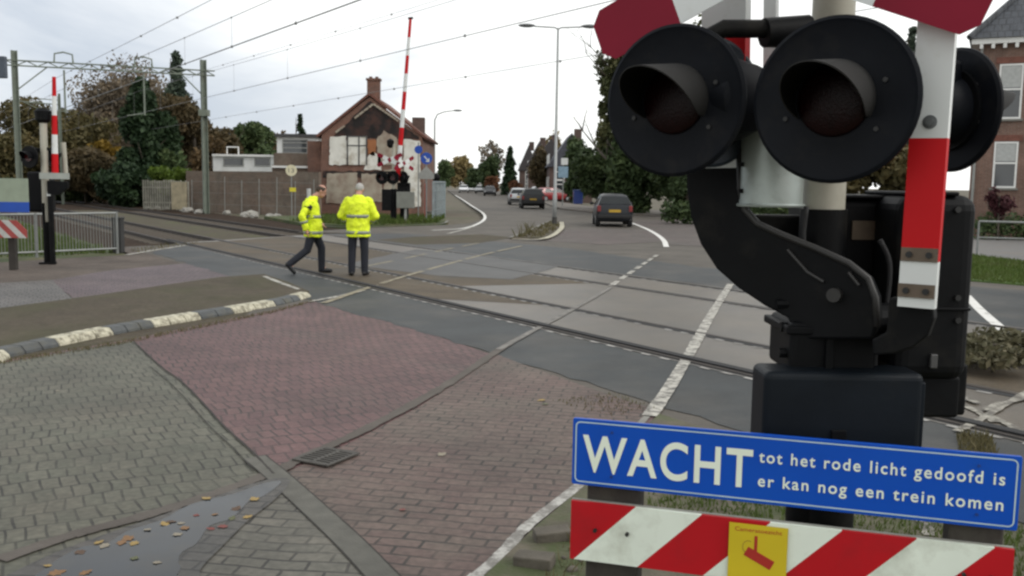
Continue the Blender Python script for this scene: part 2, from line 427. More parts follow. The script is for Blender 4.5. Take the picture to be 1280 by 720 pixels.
grass_m = mat('grass_soil', (0.048, 0.066, 0.02), 0.95, 0.3, 3.0, 0.8, dirt=(0.12, 0.10, 0.05), dscale=0.8, dlo=0.5, dhi=0.7)
ballast_m = mat('ballast', (0.040, 0.027, 0.019), 0.95, 0.4, 9, 0.9, spec=0.1, dirt=(0.022, 0.016, 0.012), dscale=0.6, bscale=30)
steel = mat('rail_steel', (0.34, 0.31, 0.28), 0.45, 0.2, 5, 0.1, metal=0.7)
rust = mat('rail_rust', (0.075, 0.048, 0.032), 0.85, 0.25, 6, 0.4)
rubber = mat('dark_rubber', (0.016, 0.016, 0.017), 0.85, 0.2, 8)
chip = paint_mat('deck_edge_glint', (0.34, 0.33, 0.31), (0.11, 0.10, 0.09), 0.36, 0.6, 5)

g = sheet('ground', [(-1500, -200), (1500, -200), (1500, 2500), (-1500, 2500)], -0.17, soil); g['kind'] = 'structure'

# main carriageway: everything paved between the near verge and the bend beyond the crossing
far_left = gp([(372, 290), (470, 284), (560, 281), (585, 279.5), (600, 275.5), (607, 270), (603, 264), (592, 258), (580, 251), (571, 245.5), (563, 240.5), (559, 237)])
far_right = gp([(600, 236.5), (640, 241), (672, 246.5), (705, 254), (745, 261), (860, 267)])
road_pts = [RW(6.9, 27.5)] + [RW(14.2, 31)] + far_left + far_right + [Vector((30, 37, 0)), Vector((60, 30, 0)), Vector((60, -12, 0)), Vector((0.4, -4, 0)), Vector((-2.5, -4, 0)), RW(5.35, 15), RW(5.35, 27)]
sheet('road', road_pts, 0.0, asph, 0.165)
# near lanes
line_a = [(-3.5, -3.5, 0), (-1.25, 1.6, 0)] + gp([(598, 722), (660, 660), (725, 608), (772, 562), (812, 518)])
gut = [(-2.6, -6, 0), (-2.25, 2.5, 0), G(300, 640), G(345, 594), G(430, 555), G(520, 508), G(620, 441)]
asph_edge = [RW(5.5, t) for t in (16.5, 10, 6, 2)]
sheet('paving', [(-14, -6), (0.15, -6), (0.15, 2)] + gp([(604, 720), (668, 658), (731, 608), (776, 562), (826, 516)]) + gp([(740, 487), (640, 452), (530, 415), (412, 379)]) + [G(395, 374), G(340, 388), G(150, 427), G(0, 452)] + [(-9.2, 6.5), (-14, -1)], 0.004, red_pav, 0.15)
sheet('paving_grey', [(-13.9, -6)] + [(-2.9, -6), (-2.4, 2.5)] + gp([(300, 622), (345, 597)]) + gp(smoothline([(340, 594, 0), (311, 563, 0), (281, 536, 0), (251, 503, 0), (226, 478, 0), (200, 459, 0), (166, 427, 0)], 4)) + gp([(120, 434), (0, 455)]) + [(-9.1, 6.5), (-13.9, -1)], 0.008, grey_pav)
sheet('paving_lane', [(-2.3, 2.5), (-2.3, -6), (0.1, -6), (0.1, 2)] + gp([(602, 720), (664, 660), (728, 608), (774, 562), (820, 514)]) + gp([(740, 487), (650, 455)]) + gp([(622, 444), (522, 511), (432, 558), (346, 597)]) + gp([(400, 640), (445, 685), (484, 724)]) , 0.008, lane_pav)
sheet('paving_corner', [(-2.35, 2.4), (-2.0, -6), (-0.9, -6), (-0.9, 2.2)] + gp([(470, 724), (436, 690), (388, 642), (336, 600), (300, 642), (255, 690), (225, 724)]), 0.012, corner_pav)
# channels and bands
strip('gutter_band', gp([(338, 597), (385, 571), (440, 547), (520, 505), (575, 472), (622, 440), (650, 423)]), 0.10, 0.016, mat('channel', (0.092, 0.078, 0.066), 0.8, 0.2, 6, 0.4, dirt=(0.072, 0.06, 0.05), dscale=3, dlo=0.45, dhi=0.6), jit=0.014)
strip('gutter_band', gp([(0, 703), (90, 672), (180, 648), (262, 622), (345, 592)]), 0.10, 0.016, MATS['channel'], jit=0.012)
mat('joint', (0.03, 0.027, 0.023), 0.9)
cb = mat('concrete_band', (0.098, 0.094, 0.080), 0.8, 0.16, 9, 0.4, dirt=(0.068, 0.063, 0.052), dscale=2.5)
bandpts = gp([(318, 574), (345, 596), (388, 635), (436, 680), (478, 724), (540, 790)])
strip('paving_band', bandpts, 0.15, 0.0165, cb)
for off in (-0.078, 0.078):
    q = [p + Vector((off * 0.8, off * 0.55, 0)) for p in bandpts]
    strip('paving_joint', q, 0.009, 0.0172, MATS['joint'], jit=0.002)
strip('paving_joint', gp(smoothline([(342, 595, 0), (311, 563, 0), (281, 536, 0), (251, 503, 0), (226, 478, 0), (200, 459, 0), (168, 429, 0)], 3)), 0.016, 0.0168, mat('joint', (0.03, 0.027, 0.023), 0.9), jit=0.004)
strip('paving_joint', gp(smoothline([(318, 592, 0), (292, 563, 0), (264, 537, 0), (236, 505, 0), (213, 481, 0), (188, 460, 0)], 3)), 0.009, 0.0168, MATS['joint'], jit=0.003)
strip('kerb_edge', line_a[2:], 0.055, 0.010, concrete, jit=0.004)
# puddle in the sunken corner, wet stones round it
pud = mat('puddle_water', (0.010, 0.014, 0.020), 0.06, 0.3, 3, 0, spec=0.27, dirt=(0.022, 0.021, 0.018), dscale=4)
wet_pav = paver_mat('wet_pavers', (0.055, 0.052, 0.046), (0.070, 0.064, 0.056), (0.022, 0.020, 0.019), 0.21, 0.105, R_(-9), mort=0.009, stain=(0.05, 0.04, 0.034), rough=0.55)
wet_pts = smoothline([(-40, 745, 0), (10, 723, 0), (60, 699, 0), (120, 676, 0), (190, 652, 0), (262, 627, 0), (330, 604, 0), (362, 603, 0), (346, 626, 0), (310, 655, 0), (275, 690, 0), (250, 718, 0), (245, 750, 0), (110, 780, 0), (-40, 745, 0)], 4)
sheet('wet_paving', gp(wet_pts[:-1]), 0.0182, wet_pav, jit=0.03, step=0.07)
pud_pts = smoothline([(20, 745, 0), (66, 708, 0), (104, 688, 0), (130, 686, 0), (160, 668, 0), (200, 655, 0), (240, 634, 0), (290, 622, 0), (330, 608, 0), (352, 606, 0), (330, 624, 0), (312, 630, 0), (290, 652, 0), (262, 662, 0), (246, 684, 0), (224, 700, 0), (215, 740, 0), (110, 775, 0), (20, 745, 0)], 4)
sheet('puddle', gp(pud_pts[:-1]), 0.0198, pud, jit=0.02, step=0.045)

sheet('ground', [(-13.6, -5.6), (14, -8), RW(7.2, -9), RW(7.2, 18), G(420, 366), G(380, 362), (-9.5, 9.2), (-13.6, 1)], -0.012, asph_brown, 0.15)
# asphalt strip beside the first track, crossing deck between the rails
sheet('asphalt_strip', [RW(5.42, 16.3), RW(5.45, 10), RW(5.38, 6), RW(5.2, 2), RW(5.1, -4), RW(5.0, -20), RW(6.9, -20), RW(6.9, 27.5), RW(5.5, 24.5)], 0.0056, asph_dark, jit=0.05, step=0.22)
sheet('crossing_deck', [RW(6.9, -20), RW(6.9, 28), RW(12.7, 31), RW(12.7, -20)], 0.0072, deck_m, 0.02)
sheet('crossing_deck', [RW(7.1, 13.2), RW(8.35, 11.6), RW(8.35, 28.3), RW(7.1, 27.8)], 0.0086, deck_brown)
sheet('crossing_deck', [RW(8.55, 14.5), RW(11.0, 13.8), RW(11.0, 30), RW(8.55, 28.4)], 0.0086, deck_brown)
sheet('crossing_deck', [RW(8.6, -20), RW(11.0, -20), RW(11.0, 9), RW(8.6, 7.2)], 0.0086, deck_brown)
sheet('asphalt_strip', [RW(12.7, -20), RW(12.7, 31), RW(15.6, 30.4), RW(16.4, 22), RW(15.4, 15.5), RW(17.5, 9.5), RW(17.2, -20)], 0.0058, asph_dark, jit=0.07, step=0.3)
sheet('asphalt_patch', gp([(430, 331), (520, 312), (620, 322), (700, 333), (640, 350), (545, 345)]), 0.0125, mat('asphalt_grey', (0.046, 0.046, 0.045), 0.55, 0.2, 40, 0.3, spec=0.4, dirt=(0.066, 0.062, 0.058), dscale=0.5, bscale=150, grime=0.38), jit=0.05, step=0.5)
# brick aprons beyond the second track
far_pav = paver_mat('far_pavers', (0.0825, 0.0607, 0.0568), (0.1003, 0.0739, 0.0673), (0.0330, 0.0297, 0.0264), 0.21, 0.105, R_(-16), stain=(0.0858, 0.0759, 0.0647), stain_lo=0.4, stain_hi=0.6)
sheet('paving', gp([(655, 300), (700, 287), (750, 285.5), (800, 287), (842, 290), (850, 301), (760, 306)]), 0.006, far_pav, jit=0.06, step=0.7)
sheet('paving', gp([(470, 300), (520, 296), (600, 293), (640, 297), (600, 304), (520, 306)]), 0.0066, asph_brown, jit=0.06, step=0.7)
sheet('pavement', gp([(832, 306), (820, 293), (806, 285.5), (792, 279.5), (800, 276), (860, 274), (960, 278), (1000, 292), (960, 312)]), 0.0085, far_pav, jit=0.05, step=0.8)
# far pavement along the right-hand side of the road
sheet('pavement', gp([(684, 256), (700, 262), (755, 268), (862, 272)]) + [Vector((26, 42.5, 0))] + gp([(862, 266), (745, 260.6), (700, 253.4), (660, 244.5)]), 0.1, mat('far_pavement', (0.11, 0.098, 0.085), 0.85, 0.15, 5, 0.3, dirt=(0.12, 0.09, 0.06), dscale=1), 0.2)

# left-hand path, brick patch, and dark asphalt up to the rails
sheet('path', [(-26, 14)] + gp([(0, 390), (200, 361), (330, 347), (396, 374), (432, 368)]) + [RW(6.9, 19), RW(6.9, 27.6), RW(5.0, 26.6)] + gp([(165, 318), (40, 325), (-60, 332)]) + [(-26, 22)], -0.002, mat('path_sand', (0.096, 0.078, 0.066), 0.85, 0.2, 10, 0.4, spec=0.25, dirt=(0.072, 0.056, 0.046), dscale=0.9, grime=0.38), 0.16)
sheet('paving', gp([(66, 350), (140, 338), (235, 329), (300, 338), (318, 346), (200, 360), (92, 374), (78, 362)]), 0.0048, purple_pav, jit=0.03, step=0.4)
sheet('paving', [(-25, 13.5)] + gp([(0, 388), (92, 374), (78, 362), (66, 350), (0, 354)]) + [(-25, 16)], 0.003, paver_mat('pale_pavers', (0.1015, 0.0966, 0.0938), (0.1190, 0.1120, 0.1064), (0.0420, 0.0406, 0.0385), 0.105, 0.21, R_(25), stain=(0.0910, 0.0784, 0.0700)), jit=0.02, step=0.5)
sheet('asphalt_patch', gp([(208, 316), (240, 313)]) + [RW(6.9, 26.2), RW(6.9, 17.5)] + gp([(424, 366), (330, 347), (300, 337), (250, 326)]), 0.007, asph_dark, jit=0.04, step=0.4)
strip('road_marking', gp([(158, 319), (200, 312), (232, 307)]), 0.16, 0.011, line_w, jit=0.02)
# raised traffic island with its kerb
isl = gp([(-60, 402), (0, 390), (130, 372), (200, 361), (275, 350), (330, 346), (360, 356), (386, 368)]) 
kerb_line = [(-9.3, 5.6, 0)] + gp([(-60, 461), (0, 446), (130, 418), (250, 397), (345, 381), (384, 371)])
kl = smoothline([Vector((p[0], p[1], 0)) for p in kerb_line], 8)
sheet('traffic_island', [(-9.6, 9.6)] + isl + [p + Vector((-0.12, 0.14, 0)) for p in reversed(kl[:-4])], 0.055, asph_brown, 0.2)
kmb = MB()
def kerb_piece(a, b, m):
    kmb.m = m
    d = (b - a).normalized(); x = Vector((-d.y, d.x, 0))
    a = a + d * 0.006; b = b - d * 0.006
    for p, q in ((a, b),):
        prof = [(-0.085, -0.02), (-0.075, 0.02), (-0.02, 0.076), (0.13, 0.080), (0.13, -0.02)]
        rings = [[pp + x * u + Vector((0, 0, h)) for u, h in prof] for pp in (p, q)]
        kmb.ring_loft(rings)
cum = [0]
for a, b in zip(kl, kl[1:]): cum.append(cum[-1] + (b - a).length)
def along(s):
    for i in range(len(cum) - 1):
        if s <= cum[i + 1]: return kl[i].lerp(kl[i + 1], (s - cum[i]) / (cum[i + 1] - cum[i]))
    return kl[-1]
def s_of(px, py):
    p = G(px, py); return min((( along(s / 50) - p).length, s / 50) for s in range(int(cum[-1] * 50)))[1]
white_runs = [(s_of(70, 431), s_of(138, 417)), (s_of(193, 408), s_of(249, 398)), (s_of(289, 391), s_of(340, 382)), (cum[-1] - 0.42, cum[-1] + 1)]
d0 = white_runs[0][0]; white_runs += [(d0 - 1.5, d0 - 0.75), (d0 - 3.0, d0 - 2.2)]
s = 0.0
edges = sorted(set([0, cum[-1]] + [min(max(v, 0), cum[-1]) for r in white_runs for v in r]))
for a, b in zip(edges, edges[1:]):
    n = max(1, round((b - a) / 0.25)); mid = (a + b) / 2
    w = any(r[0] <= mid <= r[1] for r in white_runs)
    for i in range(n): kerb_piece(along(a + (b - a) * i / n), along(a + (b - a) * (i + 1) / n), 1 if w else 0)
ko = kmb.build('kerb', [kerb_dark, paint_kerb], bevel=0.012); ko['kind'] = 'structure'
strip('road_marking', gp([(330, 349), (352, 358), (374, 366)]), 0.09, 0.06, line_w, jit=0.01)

# painted lines over the crossing
strip('road_marking', gp([(812, 522), (838, 484), (866, 436), (890, 393), (913, 356)]), 0.125, 0.0165, line_w, jit=0.008)
strip('road_marking', line_a[1:6], 0.07, 0.0165, paint_mat('line_paint_old', (0.42, 0.41, 0.38), (0.165, 0.155, 0.14), 0.44, 0.6, 12), jit=0.01)
strip('road_marking', gp([(624, 438), (662, 417), (712, 390), (764, 360)]), 0.085, 0.0165, line_g, jit=0.01)
strip('road_marking', gp([(764, 358), (795, 337), (822, 319)]), 0.11, 0.0168, line_w, dash=(0.85, 0.35), jit=0.008)
strip('road_marking', gp([(404, 380), (430, 371), (462, 360), (520, 342), (600, 320), (652, 308)]), 0.11, 0.0168, line_y, dash=(2.6, 0.3), jit=0.012)
strip('road_marking', gp([(386, 378), (420, 372), (455, 364)]), 0.10, 0.0164, line_w, jit=0.012)
strip('road_marking', gp([(455, 334), (500, 325), (560, 312), (600, 304)]), 0.10, 0.0166, line_y, dash=(1.6, 0.8), jit=0.012)
strip('road_marking', gp([(540, 288), (578, 285.6), (597, 280), (606, 273), (603, 266), (590, 257.5), (578, 249.5), (569, 244)]), 0.16, 0.006, line_c)
strip('road_marking', gp([(833, 309), (829, 300), (818, 291.5), (804, 284.5), (790, 279)]), 0.17, 0.011, line_c)
strip('road_marking', gp([(560, 292), (580, 287), (592, 283)]), 0.14, 0.0066, line_w)
# right-hand side: kerb line, hatching and loose marks by the second path
strip('road_marking', gp([(1208, 370), (1225, 388), (1250, 410), (1285, 440)]), 0.15, 0.012, line_c)
for q in ([(1196, 505), (1222, 517), (1244, 530)], [(1238, 522), (1262, 534), (1285, 548)], [(1284, 492), (1250, 512), (1220, 530), (1196, 542)], [(1248, 508), (1286, 500)], [(1230, 516), (1252, 506)], [(1150, 652), (1163, 675)], [(1205, 500), (1222, 507)]):
    hz_ = globals().get('hz_', 0.0166) + 0.0016; strip('road_marking', gp(q), 0.07, hz_, line_f, jit=0.012)

# grass and verges
sheet('grass_verge', [RW(4.9, 26.4), RW(4.6, 60), RW(-14, 60), (-38, 22)] + gp([(-60, 331), (40, 324), (160, 317)]), -0.03, grass_m, 0.14)
sheet('grass_verge', gp([(330, 271), (380, 280), (440, 283), (545, 279), (560, 277), (548, 271), (430, 269)]), 0.03, grass_m, 0.2)
sheet('grass_verge', [G(1205, 351), G(1290, 358), Vector((30, 20.5, 0)), Vector((30, 26, 0)), G(1290, 329), G(1205, 319)], 0.03, mat('lawn', (0.062, 0.105, 0.022), 0.95, 0.3, 4, 0.8), 0.2)
sheet('path', [G(1190, 318), G(1290, 327), Vector((40, 26, 0)), Vector((40, 36, 0)), G(1290, 288), G(1190, 287)], 0.02, mat('path_grey', (0.15, 0.145, 0.14), 0.8, 0.12, 6, 0.3, dirt=(0.16, 0.14, 0.12), dscale=0.7), 0.15)
# near verge below the signs
verge_soil = mat('verge_soil', (0.105, 0.092, 0.066), 0.95, 0.3, 5, 0.9, dirt=(0.06, 0.075, 0.028), dscale=1.8, dlo=0.42, dhi=0.62)
sheet('grass_verge', [(-3.4, -3.5), (5.5, -6), RW(5.0, -3)] + [RW(5.0, 0.2)] + gp([(824, 520), (780, 560), (734, 608), (672, 660), (608, 722)]), 0.02, verge_soil, 0.15)
# central refuge with the lamp column
sheet('traffic_island', gp([(638, 299), (664, 288), (690, 276.5), (703, 279), (702, 287), (682, 299)]), 0.05, asph_brown, 0.2, jit=0.03, step=0.4)
strip('kerb', gp([(702, 279), (701, 288), (681, 300), (640, 300.5)]), 0.2, 0.062, paint_kerb)
strip('kerb', gp([(638, 299), (664, 288), (690, 276.5)]), 0.12, 0.064, concrete)
strip('kerb', gp([(560, 277), (545, 281), (440, 285), (385, 282)]), 0.12, 0.045, concrete)

# ================================================================== RAILWAY
sheet('railway_bed', [RW(4.6, 26.6), RW(6.9, 27.8), RW(12.7, 31), RW(15.4, 31.5), RW(15.8, 60), RW(15.8, 420), RW(3, 420), RW(4.4, 60)], -0.10, ballast_m, 0.07)
sheet('railway_bed', [RW(8.7, 29), RW(10.8, 30), RW(10.8, 60), RW(8.7, 60)], -0.07, mat('weedy_ballast', (0.055, 0.042, 0.026), 0.95, 0.3, 6, 0.9, dirt=(0.06, 0.058, 0.022), dscale=0.7, dlo=0.45, dhi=0.6), 0.03)
for ti, (n1, n2) in enumerate(((7.0, 8.47), (11.08, 12.55))):
    tr = thing('railway_track', ['nearer railway track crossing the road just beyond the red brick paving', 'second railway track across the road, closer to the ruined house'][ti], 'railway track', RW((n1 + n2) / 2, 20), 0, 'railway tracks')
    o = tr.location.copy()
    for n in (n1, n2):
        mb = MB(); mb.bar(RW(n, -22, -0.055), RW(n, 420, -0.055), 0.07, 0.145)
        r = mb.build('rail', mat('rail_dark', (0.045, 0.036, 0.030), 0.55, 0.25, 6, 0.2, metal=0.4), tr, o)
        s_ = 1 if n == n1 else -1
        mb = MB(); hh_ = 0.034 if (n == n1 and ti == 0) else 0.012; mb.bar(RW(n + s_ * 0.085, -22, hh_ / 2), RW(n + s_ * 0.085, 29.5, hh_ / 2), 0.11, hh_)
        mb.bar(RW(n - s_ * 0.05, -22, 0.0042), RW(n - s_ * 0.05, 29.5, 0.0042), 0.03, 0.012); mb.build('rail_edge_strip', rubber, tr, o)  # raised dark strips added beside the rail, no groove is cut
        # edge teeth of the deck panels, caught light put into their pale colour
        cmb = MB(); t = -20.0; cv = []; dd = TV; xx = NV
        while t < 24:
            wd = (0.10 if n != n1 else 0.06) if random.random() < 0.94 else 0.012
            for tt_, w2 in ((t, 0.012), (t + 0.005, wd), (t + 0.145, wd), (t + 0.15, 0.012)):
                cv += [RW(n - 0.10, tt_, 0.0118), RW(n - 0.10 - w2, tt_, 0.0118)]
            t += 0.30
        cmb.add(cv, [(2 * i, 2 * i + 1, 2 * i + 3, 2 * i + 2) for i in range(len(cv) // 2 - 1)])
        cmb.build('panel_edge', chip, tr, o)
    sl = None
    for k in range(45):
        t = 29.3 + k * 0.65
        if sl is None:
            mb = MB(); mb.box(RW((n1 + n2) / 2, t, -0.105), (2.5, 0.25, 0.06), math.atan2(NV.y, NV.x)); sl = mb.build('sleeper', mat('sleeper', (0.085, 0.07, 0.055), 0.9, 0.25, 4, 0.4), tr, o)
        else:
            c = sl.copy(); COL.objects.link(c); c.parent = tr; c.location = TV * (k * 0.65)
# ================================================================== CATENARY
green_steel = mat('mast_paint', (0.155, 0.18, 0.145), 0.6, 0.15, 3, 0.15, dirt=(0.10, 0.09, 0.06), dscale=1.2, dlo=0.55)
mast_dark = mat('mast_rust', (0.075, 0.062, 0.045), 0.8, 0.2, 3)
wire_m = mat('wire', (0.22, 0.22, 0.225), 0.6)
ins_m = mat('insulator', (0.12, 0.10, 0.09), 0.4)
def mast(mb, base, h, w=0.22):
    for sx in (-1, 1):
        mb.bar(base + NV * (sx * w * 0.42), base + NV * (sx * w * 0.42) + Vector((0, 0, h)), 0.035, w, NV.cross(Vector((0, 0, 1))))
    mb.bar(base, base + Vector((0, 0, h)), w, 0.02, TV)
PA = RW(5.9, 55.3, -0.1); PB = RW(15.1, 54.0, -0.1)
pt = thing('catenary_portal', 'green steel portal spanning both railway tracks and carrying the overhead wires', 'catenary portal', PA)
mb = MB(); mast(mb, PA, 8.35, 0.3); mb.build('mast', green_steel, pt, PA)
mb = MB(); mast(mb, PB, 8.5, 0.3); mb.box(PB + Vector((0, 0, 5.6)), (0.5, 0.5, 0.35)); mb.build('mast', green_steel, pt, PA)
mb = MB(); mb.bar(PB, PB + Vector((0, 0, 3.4)), 0.34, 0.34); mb.build('mast_sleeve', mast_dark, pt, PA)
dirb = (PB - PA).normalized()
A2, B2 = PA - dirb * 0.9 + Vector((0, 0, 7.72)), PB + dirb * 0.6 + Vector((0, 0, 7.8))
mb = MB()
mb.bar(A2 + Vector((0, 0, 0.13)), B2 + Vector((0, 0, 0.13)), 0.16, 0.06); mb.bar(A2 - Vector((0, 0, 0.13)), B2 - Vector((0, 0, 0.13)), 0.16, 0.06)
for i in range(22):
    p = A2.lerp(B2, i / 22); q = A2.lerp(B2, (i + 1) / 22); u = Vector((0, 0, 0.12 if i % 2 else -0.12))
    mb.bar(p + u, q - u, 0.05, 0.05)
mb.build('crossbeam', green_steel, pt, PA)
mb = MB(); mb.bar(PA + Vector((0, 0, 6.3)), PA + dirb * 1.5 + Vector((0, 0, 7.6)), 0.06, 0.06); mb.bar(PB + Vector((0, 0, 6.5)), PB - dirb * 1.2 + Vector((0, 0, 7.7)), 0.06, 0.06)
mb.build('knee_brace', green_steel, pt, PA)
for n in (7.74, 11.82):
    p = A2.lerp(B2, (n - 4.4) / 11.3) + Vector((0, 0, 0.16))
    mb = MB(); mb.tube([p + dirb * -0.45, p + dirb * -0.42 + Vector((0, 0, 0.42)), p + Vector((0, 0, 0.52)), p + dirb * 0.42 + Vector((0, 0, 0.42)), p + dirb * 0.45], 0.045, 6)
    mb.build('wire_yoke', green_steel, pt, PA)
    mb = MB(); q = p - Vector((0, 0, 0.4)); mb.tube([q, q - Vector((0, 0, 2.2))], 0.05, 6); mb.tube([q - Vector((0, 0, 2.1)), q - Vector((0, 0, 2.25)) - dirb * 0.9], 0.03, 6)
    mb.build('drop_arm', green_steel, pt, PA)
for n, t, h, lab in ((8.6, 74, 7.6, 'slim green catenary mast beside the yellow autumn tree'), (11.2, 92, 9.2, 'distant thin catenary mast seen under the middle of the portal beam')):
    b = RW(n + 2, t, -0.1); o = thing('catenary_mast', lab, 'catenary mast', b, 0, 'distant catenary masts')
    mb = MB(); mast(mb, b, h, 0.18); mb.build('mast', green_steel, o, b)
    mb = MB(); mb.tube([b + Vector((0, 0, h - 0.6)), b + Vector((0, 0, h - 0.5)) - NV * 2.5], 0.04, 6); mb.tube([b + Vector((0, 0, h - 1.6)), b + Vector((0, 0, h - 0.55)) - NV * 2.2], 0.03, 6); mb.build('cantilever', green_steel, o, b)

def span(mb, n, z0, r, sag=0.0, t0=-30, t1=54.6, t2=150, n2=None, nseg=36):
    def zz(t):
        if t < t1: u = (t - t0) / (t1 - t0); return z0 - sag * 4 * u * (1 - u)
        u = (t - t1) / (t2 - t1); return z0 - sag * 4 * u * (1 - u)
    pts = [RW(n, t0 + (t2 - t0) * i / nseg, 0) for i in range(nseg + 1)]
    for i, p in enumerate(pts): p.z = zz(t0 + (t2 - t0) * i / nseg)
    mb.tube(pts, r, 5)
    return zz
wires = [('contact wire of the nearer track with droppers rising to the messenger wire', 7.74, 5.28, 0.016, 0.0, 6.25, 0.009, 0.25, 4.6),
         ('contact wire of the second track passing above the ruined house chimney', 11.82, 5.35, 0.010, 0.0, 6.55, 0.007, 0.3, 6.0)]
for lab, n, zc, rc, sc_, zm, rm, sm, dstep in wires:
    o = thing('overhead_line', lab, 'overhead line', RW(n, 54.6, 5), 0, 'overhead line over the tracks'); og = o.location.copy()
    mb = MB(); fc = span(mb, n, zc, rc, sc_); mb.build('contact_wire', wire_m, o, og)
    mb = MB(); fm = span(mb, n, zm, rm, sm); mb.build('messenger_wire', wire_m, o, og)
    t = 2.0
    while t < 110:
        dr = MB(); dr.tube([RW(n, t, fc(t) - 0.03), RW(n, t, fc(t) + 0.03), RW(n, t, fc(t) + 0.035), RW(n, t, fm(t) - 0.025), RW(n, t, fm(t) - 0.02), RW(n, t, fm(t) + 0.02)], [0.03, 0.03, 0.004, 0.004, 0.02, 0.02], 5); dr.build('dropper', wire_m, o, og); t += dstep
for lab, n, z, r, sag in (('thin feeder wire highest of the wires running to the upper left', 7.9, 7.05, 0.009, 0.25), ('faint feeder wire sloping from the right portal mast above the house', 15.3, 7.9, 0.007, 0.2), ('lowest return wire strung from the right portal mast towards the raised barrier', 15.4, 5.15, 0.008, 0.0)):
    mb = MB(); span(mb, n, z, r, sag)
    cl = 0
    for t in range(-24, 54, 5): mb.box(RW(n, t, z - 0.01 - sag * 4 * ((t + 30) / 84.6) * (1 - (t + 30) / 84.6)), (0.06, 0.06, 0.06))
    tag(mb.build('feeder_wire', wire_m, None, RW(n, 54, z)), lab, 'wire', 'overhead line over the tracks')

# ================================================================== TREES
bark = mat('bark', (0.075, 0.062, 0.048), 0.9, 0.25, 6, 0.6)
bark_grey = mat('bark_grey', (0.10, 0.092, 0.082), 0.9, 0.25, 6, 0.6)
def leaf_quads(cent, rad, n, size, rng, flat=0.0, droop=0.0):
    """n small leaf-clump faces spread through the ellipsoid clumps given (cent Nx3, rad Nx3)"""
    k = rng.integers(0, len(cent), n)
    d = rng.normal(size=(n, 3)); d /= np.linalg.norm(d, axis=1)[:, None]
    r = rng.random(n) ** 0.45
    p = cent[k] + d * r[:, None] * rad[k]
    a = rng.normal(size=(n, 3)); a[:, 2] *= (1 - flat); a /= np.linalg.norm(a, axis=1)[:, None]
    b = np.cross(a, rng.normal(size=(n, 3))); b /= np.linalg.norm(b, axis=1)[:, None]
    s = size * (0.55 + 0.9 * rng.random(n))[:, None]
    a = a * s; b = b * s * 0.6
    tip = a * 1.0
    v = np.stack([p - a, p + b * 0.9 - a * 0.1, p + tip, p - b * 0.9 + a * 0.1], 1).reshape(-1, 3)
    return v
def mesh_quads(name, v, m, parent=None, org=(0, 0, 0)):
    n = len(v) // 4
    me = bpy.data.meshes.new(name)
    me.vertices.add(len(v)); me.vertices.foreach_set('co', (v - np.array(org)).astype(np.float32).ravel())
    me.loops.add(len(v)); me.loops.foreach_set('vertex_index', np.arange(len(v), dtype=np.int32))
    me.polygons.add(n); me.polygons.foreach_set('loop_start', np.arange(0, len(v), 4, dtype=np.int32)); me.polygons.foreach_set('loop_total', np.full(n, 4, dtype=np.int32))
    me.update(calc_edges=True); me.validate()
    me.materials.append(m)
    o = bpy.data.objects.new(name, me); COL.objects.link(o)
    if parent is not None: o.parent = parent
    else: o.location = org
    return o
def limbs(mb, base, h, r, rng, crown_lo=0.3, n=7, spread=0.3, twigs=0):
    b = Vector(base); top = b + Vector((rng.normal() * 0.03 * h, rng.normal() * 0.03 * h, h))
    mid = b.lerp(top, 0.5) + Vector((rng.normal() * 0.02 * h, rng.normal() * 0.02 * h, 0))
    path = [b, mid, top]
    mb.tube(path, [r, r * 0.65, r * 0.12], 8)
    for i in range(n):
        f = crown_lo + (0.92 - crown_lo) * (i + rng.random()) / n
        p = b.lerp(mid, f * 2) if f < 0.5 else mid.lerp(top, f * 2 - 1)
        a = rng.random() * 2 * PI; ln = h * spread * (1.15 - f) * (0.7 + 0.6 * rng.random())
        e1 = p + Vector((math.cos(a), math.sin(a), 0.55)) * ln * 0.6; e2 = e1 + Vector((math.cos(a + rng.normal() * 0.4), math.sin(a + rng.normal() * 0.4), 0.9)) * ln * 0.55
        rr = r * (1 - f) * 0.55 + 0.015
        mb.tube([p, e1, e2], [rr, rr * 0.6, rr * 0.15], 5)
        for j in range(twigs):
            q = e1.lerp(e2, rng.random()) if j % 2 else p.lerp(e1, 0.3 + 0.7 * rng.random())
            a2 = a + rng.normal() * 1.0; l2 = ln * (0.25 + 0.4 * rng.random())
            q1 = q + Vector((math.cos(a2), math.sin(a2), 0.5 + rng.random())) * l2
            mb.tube([q, q.lerp(q1, 0.5) + Vector((rng.normal(), rng.normal(), 0)) * l2 * 0.08, q1], [rr * 0.35 + 0.008, rr * 0.2 + 0.006, 0.006], 4)
            for _ in range(2):
                q2 = q1.lerp(q, rng.random() * 0.6); mb.tube([q2, q2 + Vector((rng.normal(), rng.normal(), 0.7 + rng.random() * 0.8)) * l2 * 0.35], [0.012, 0.005], 4)
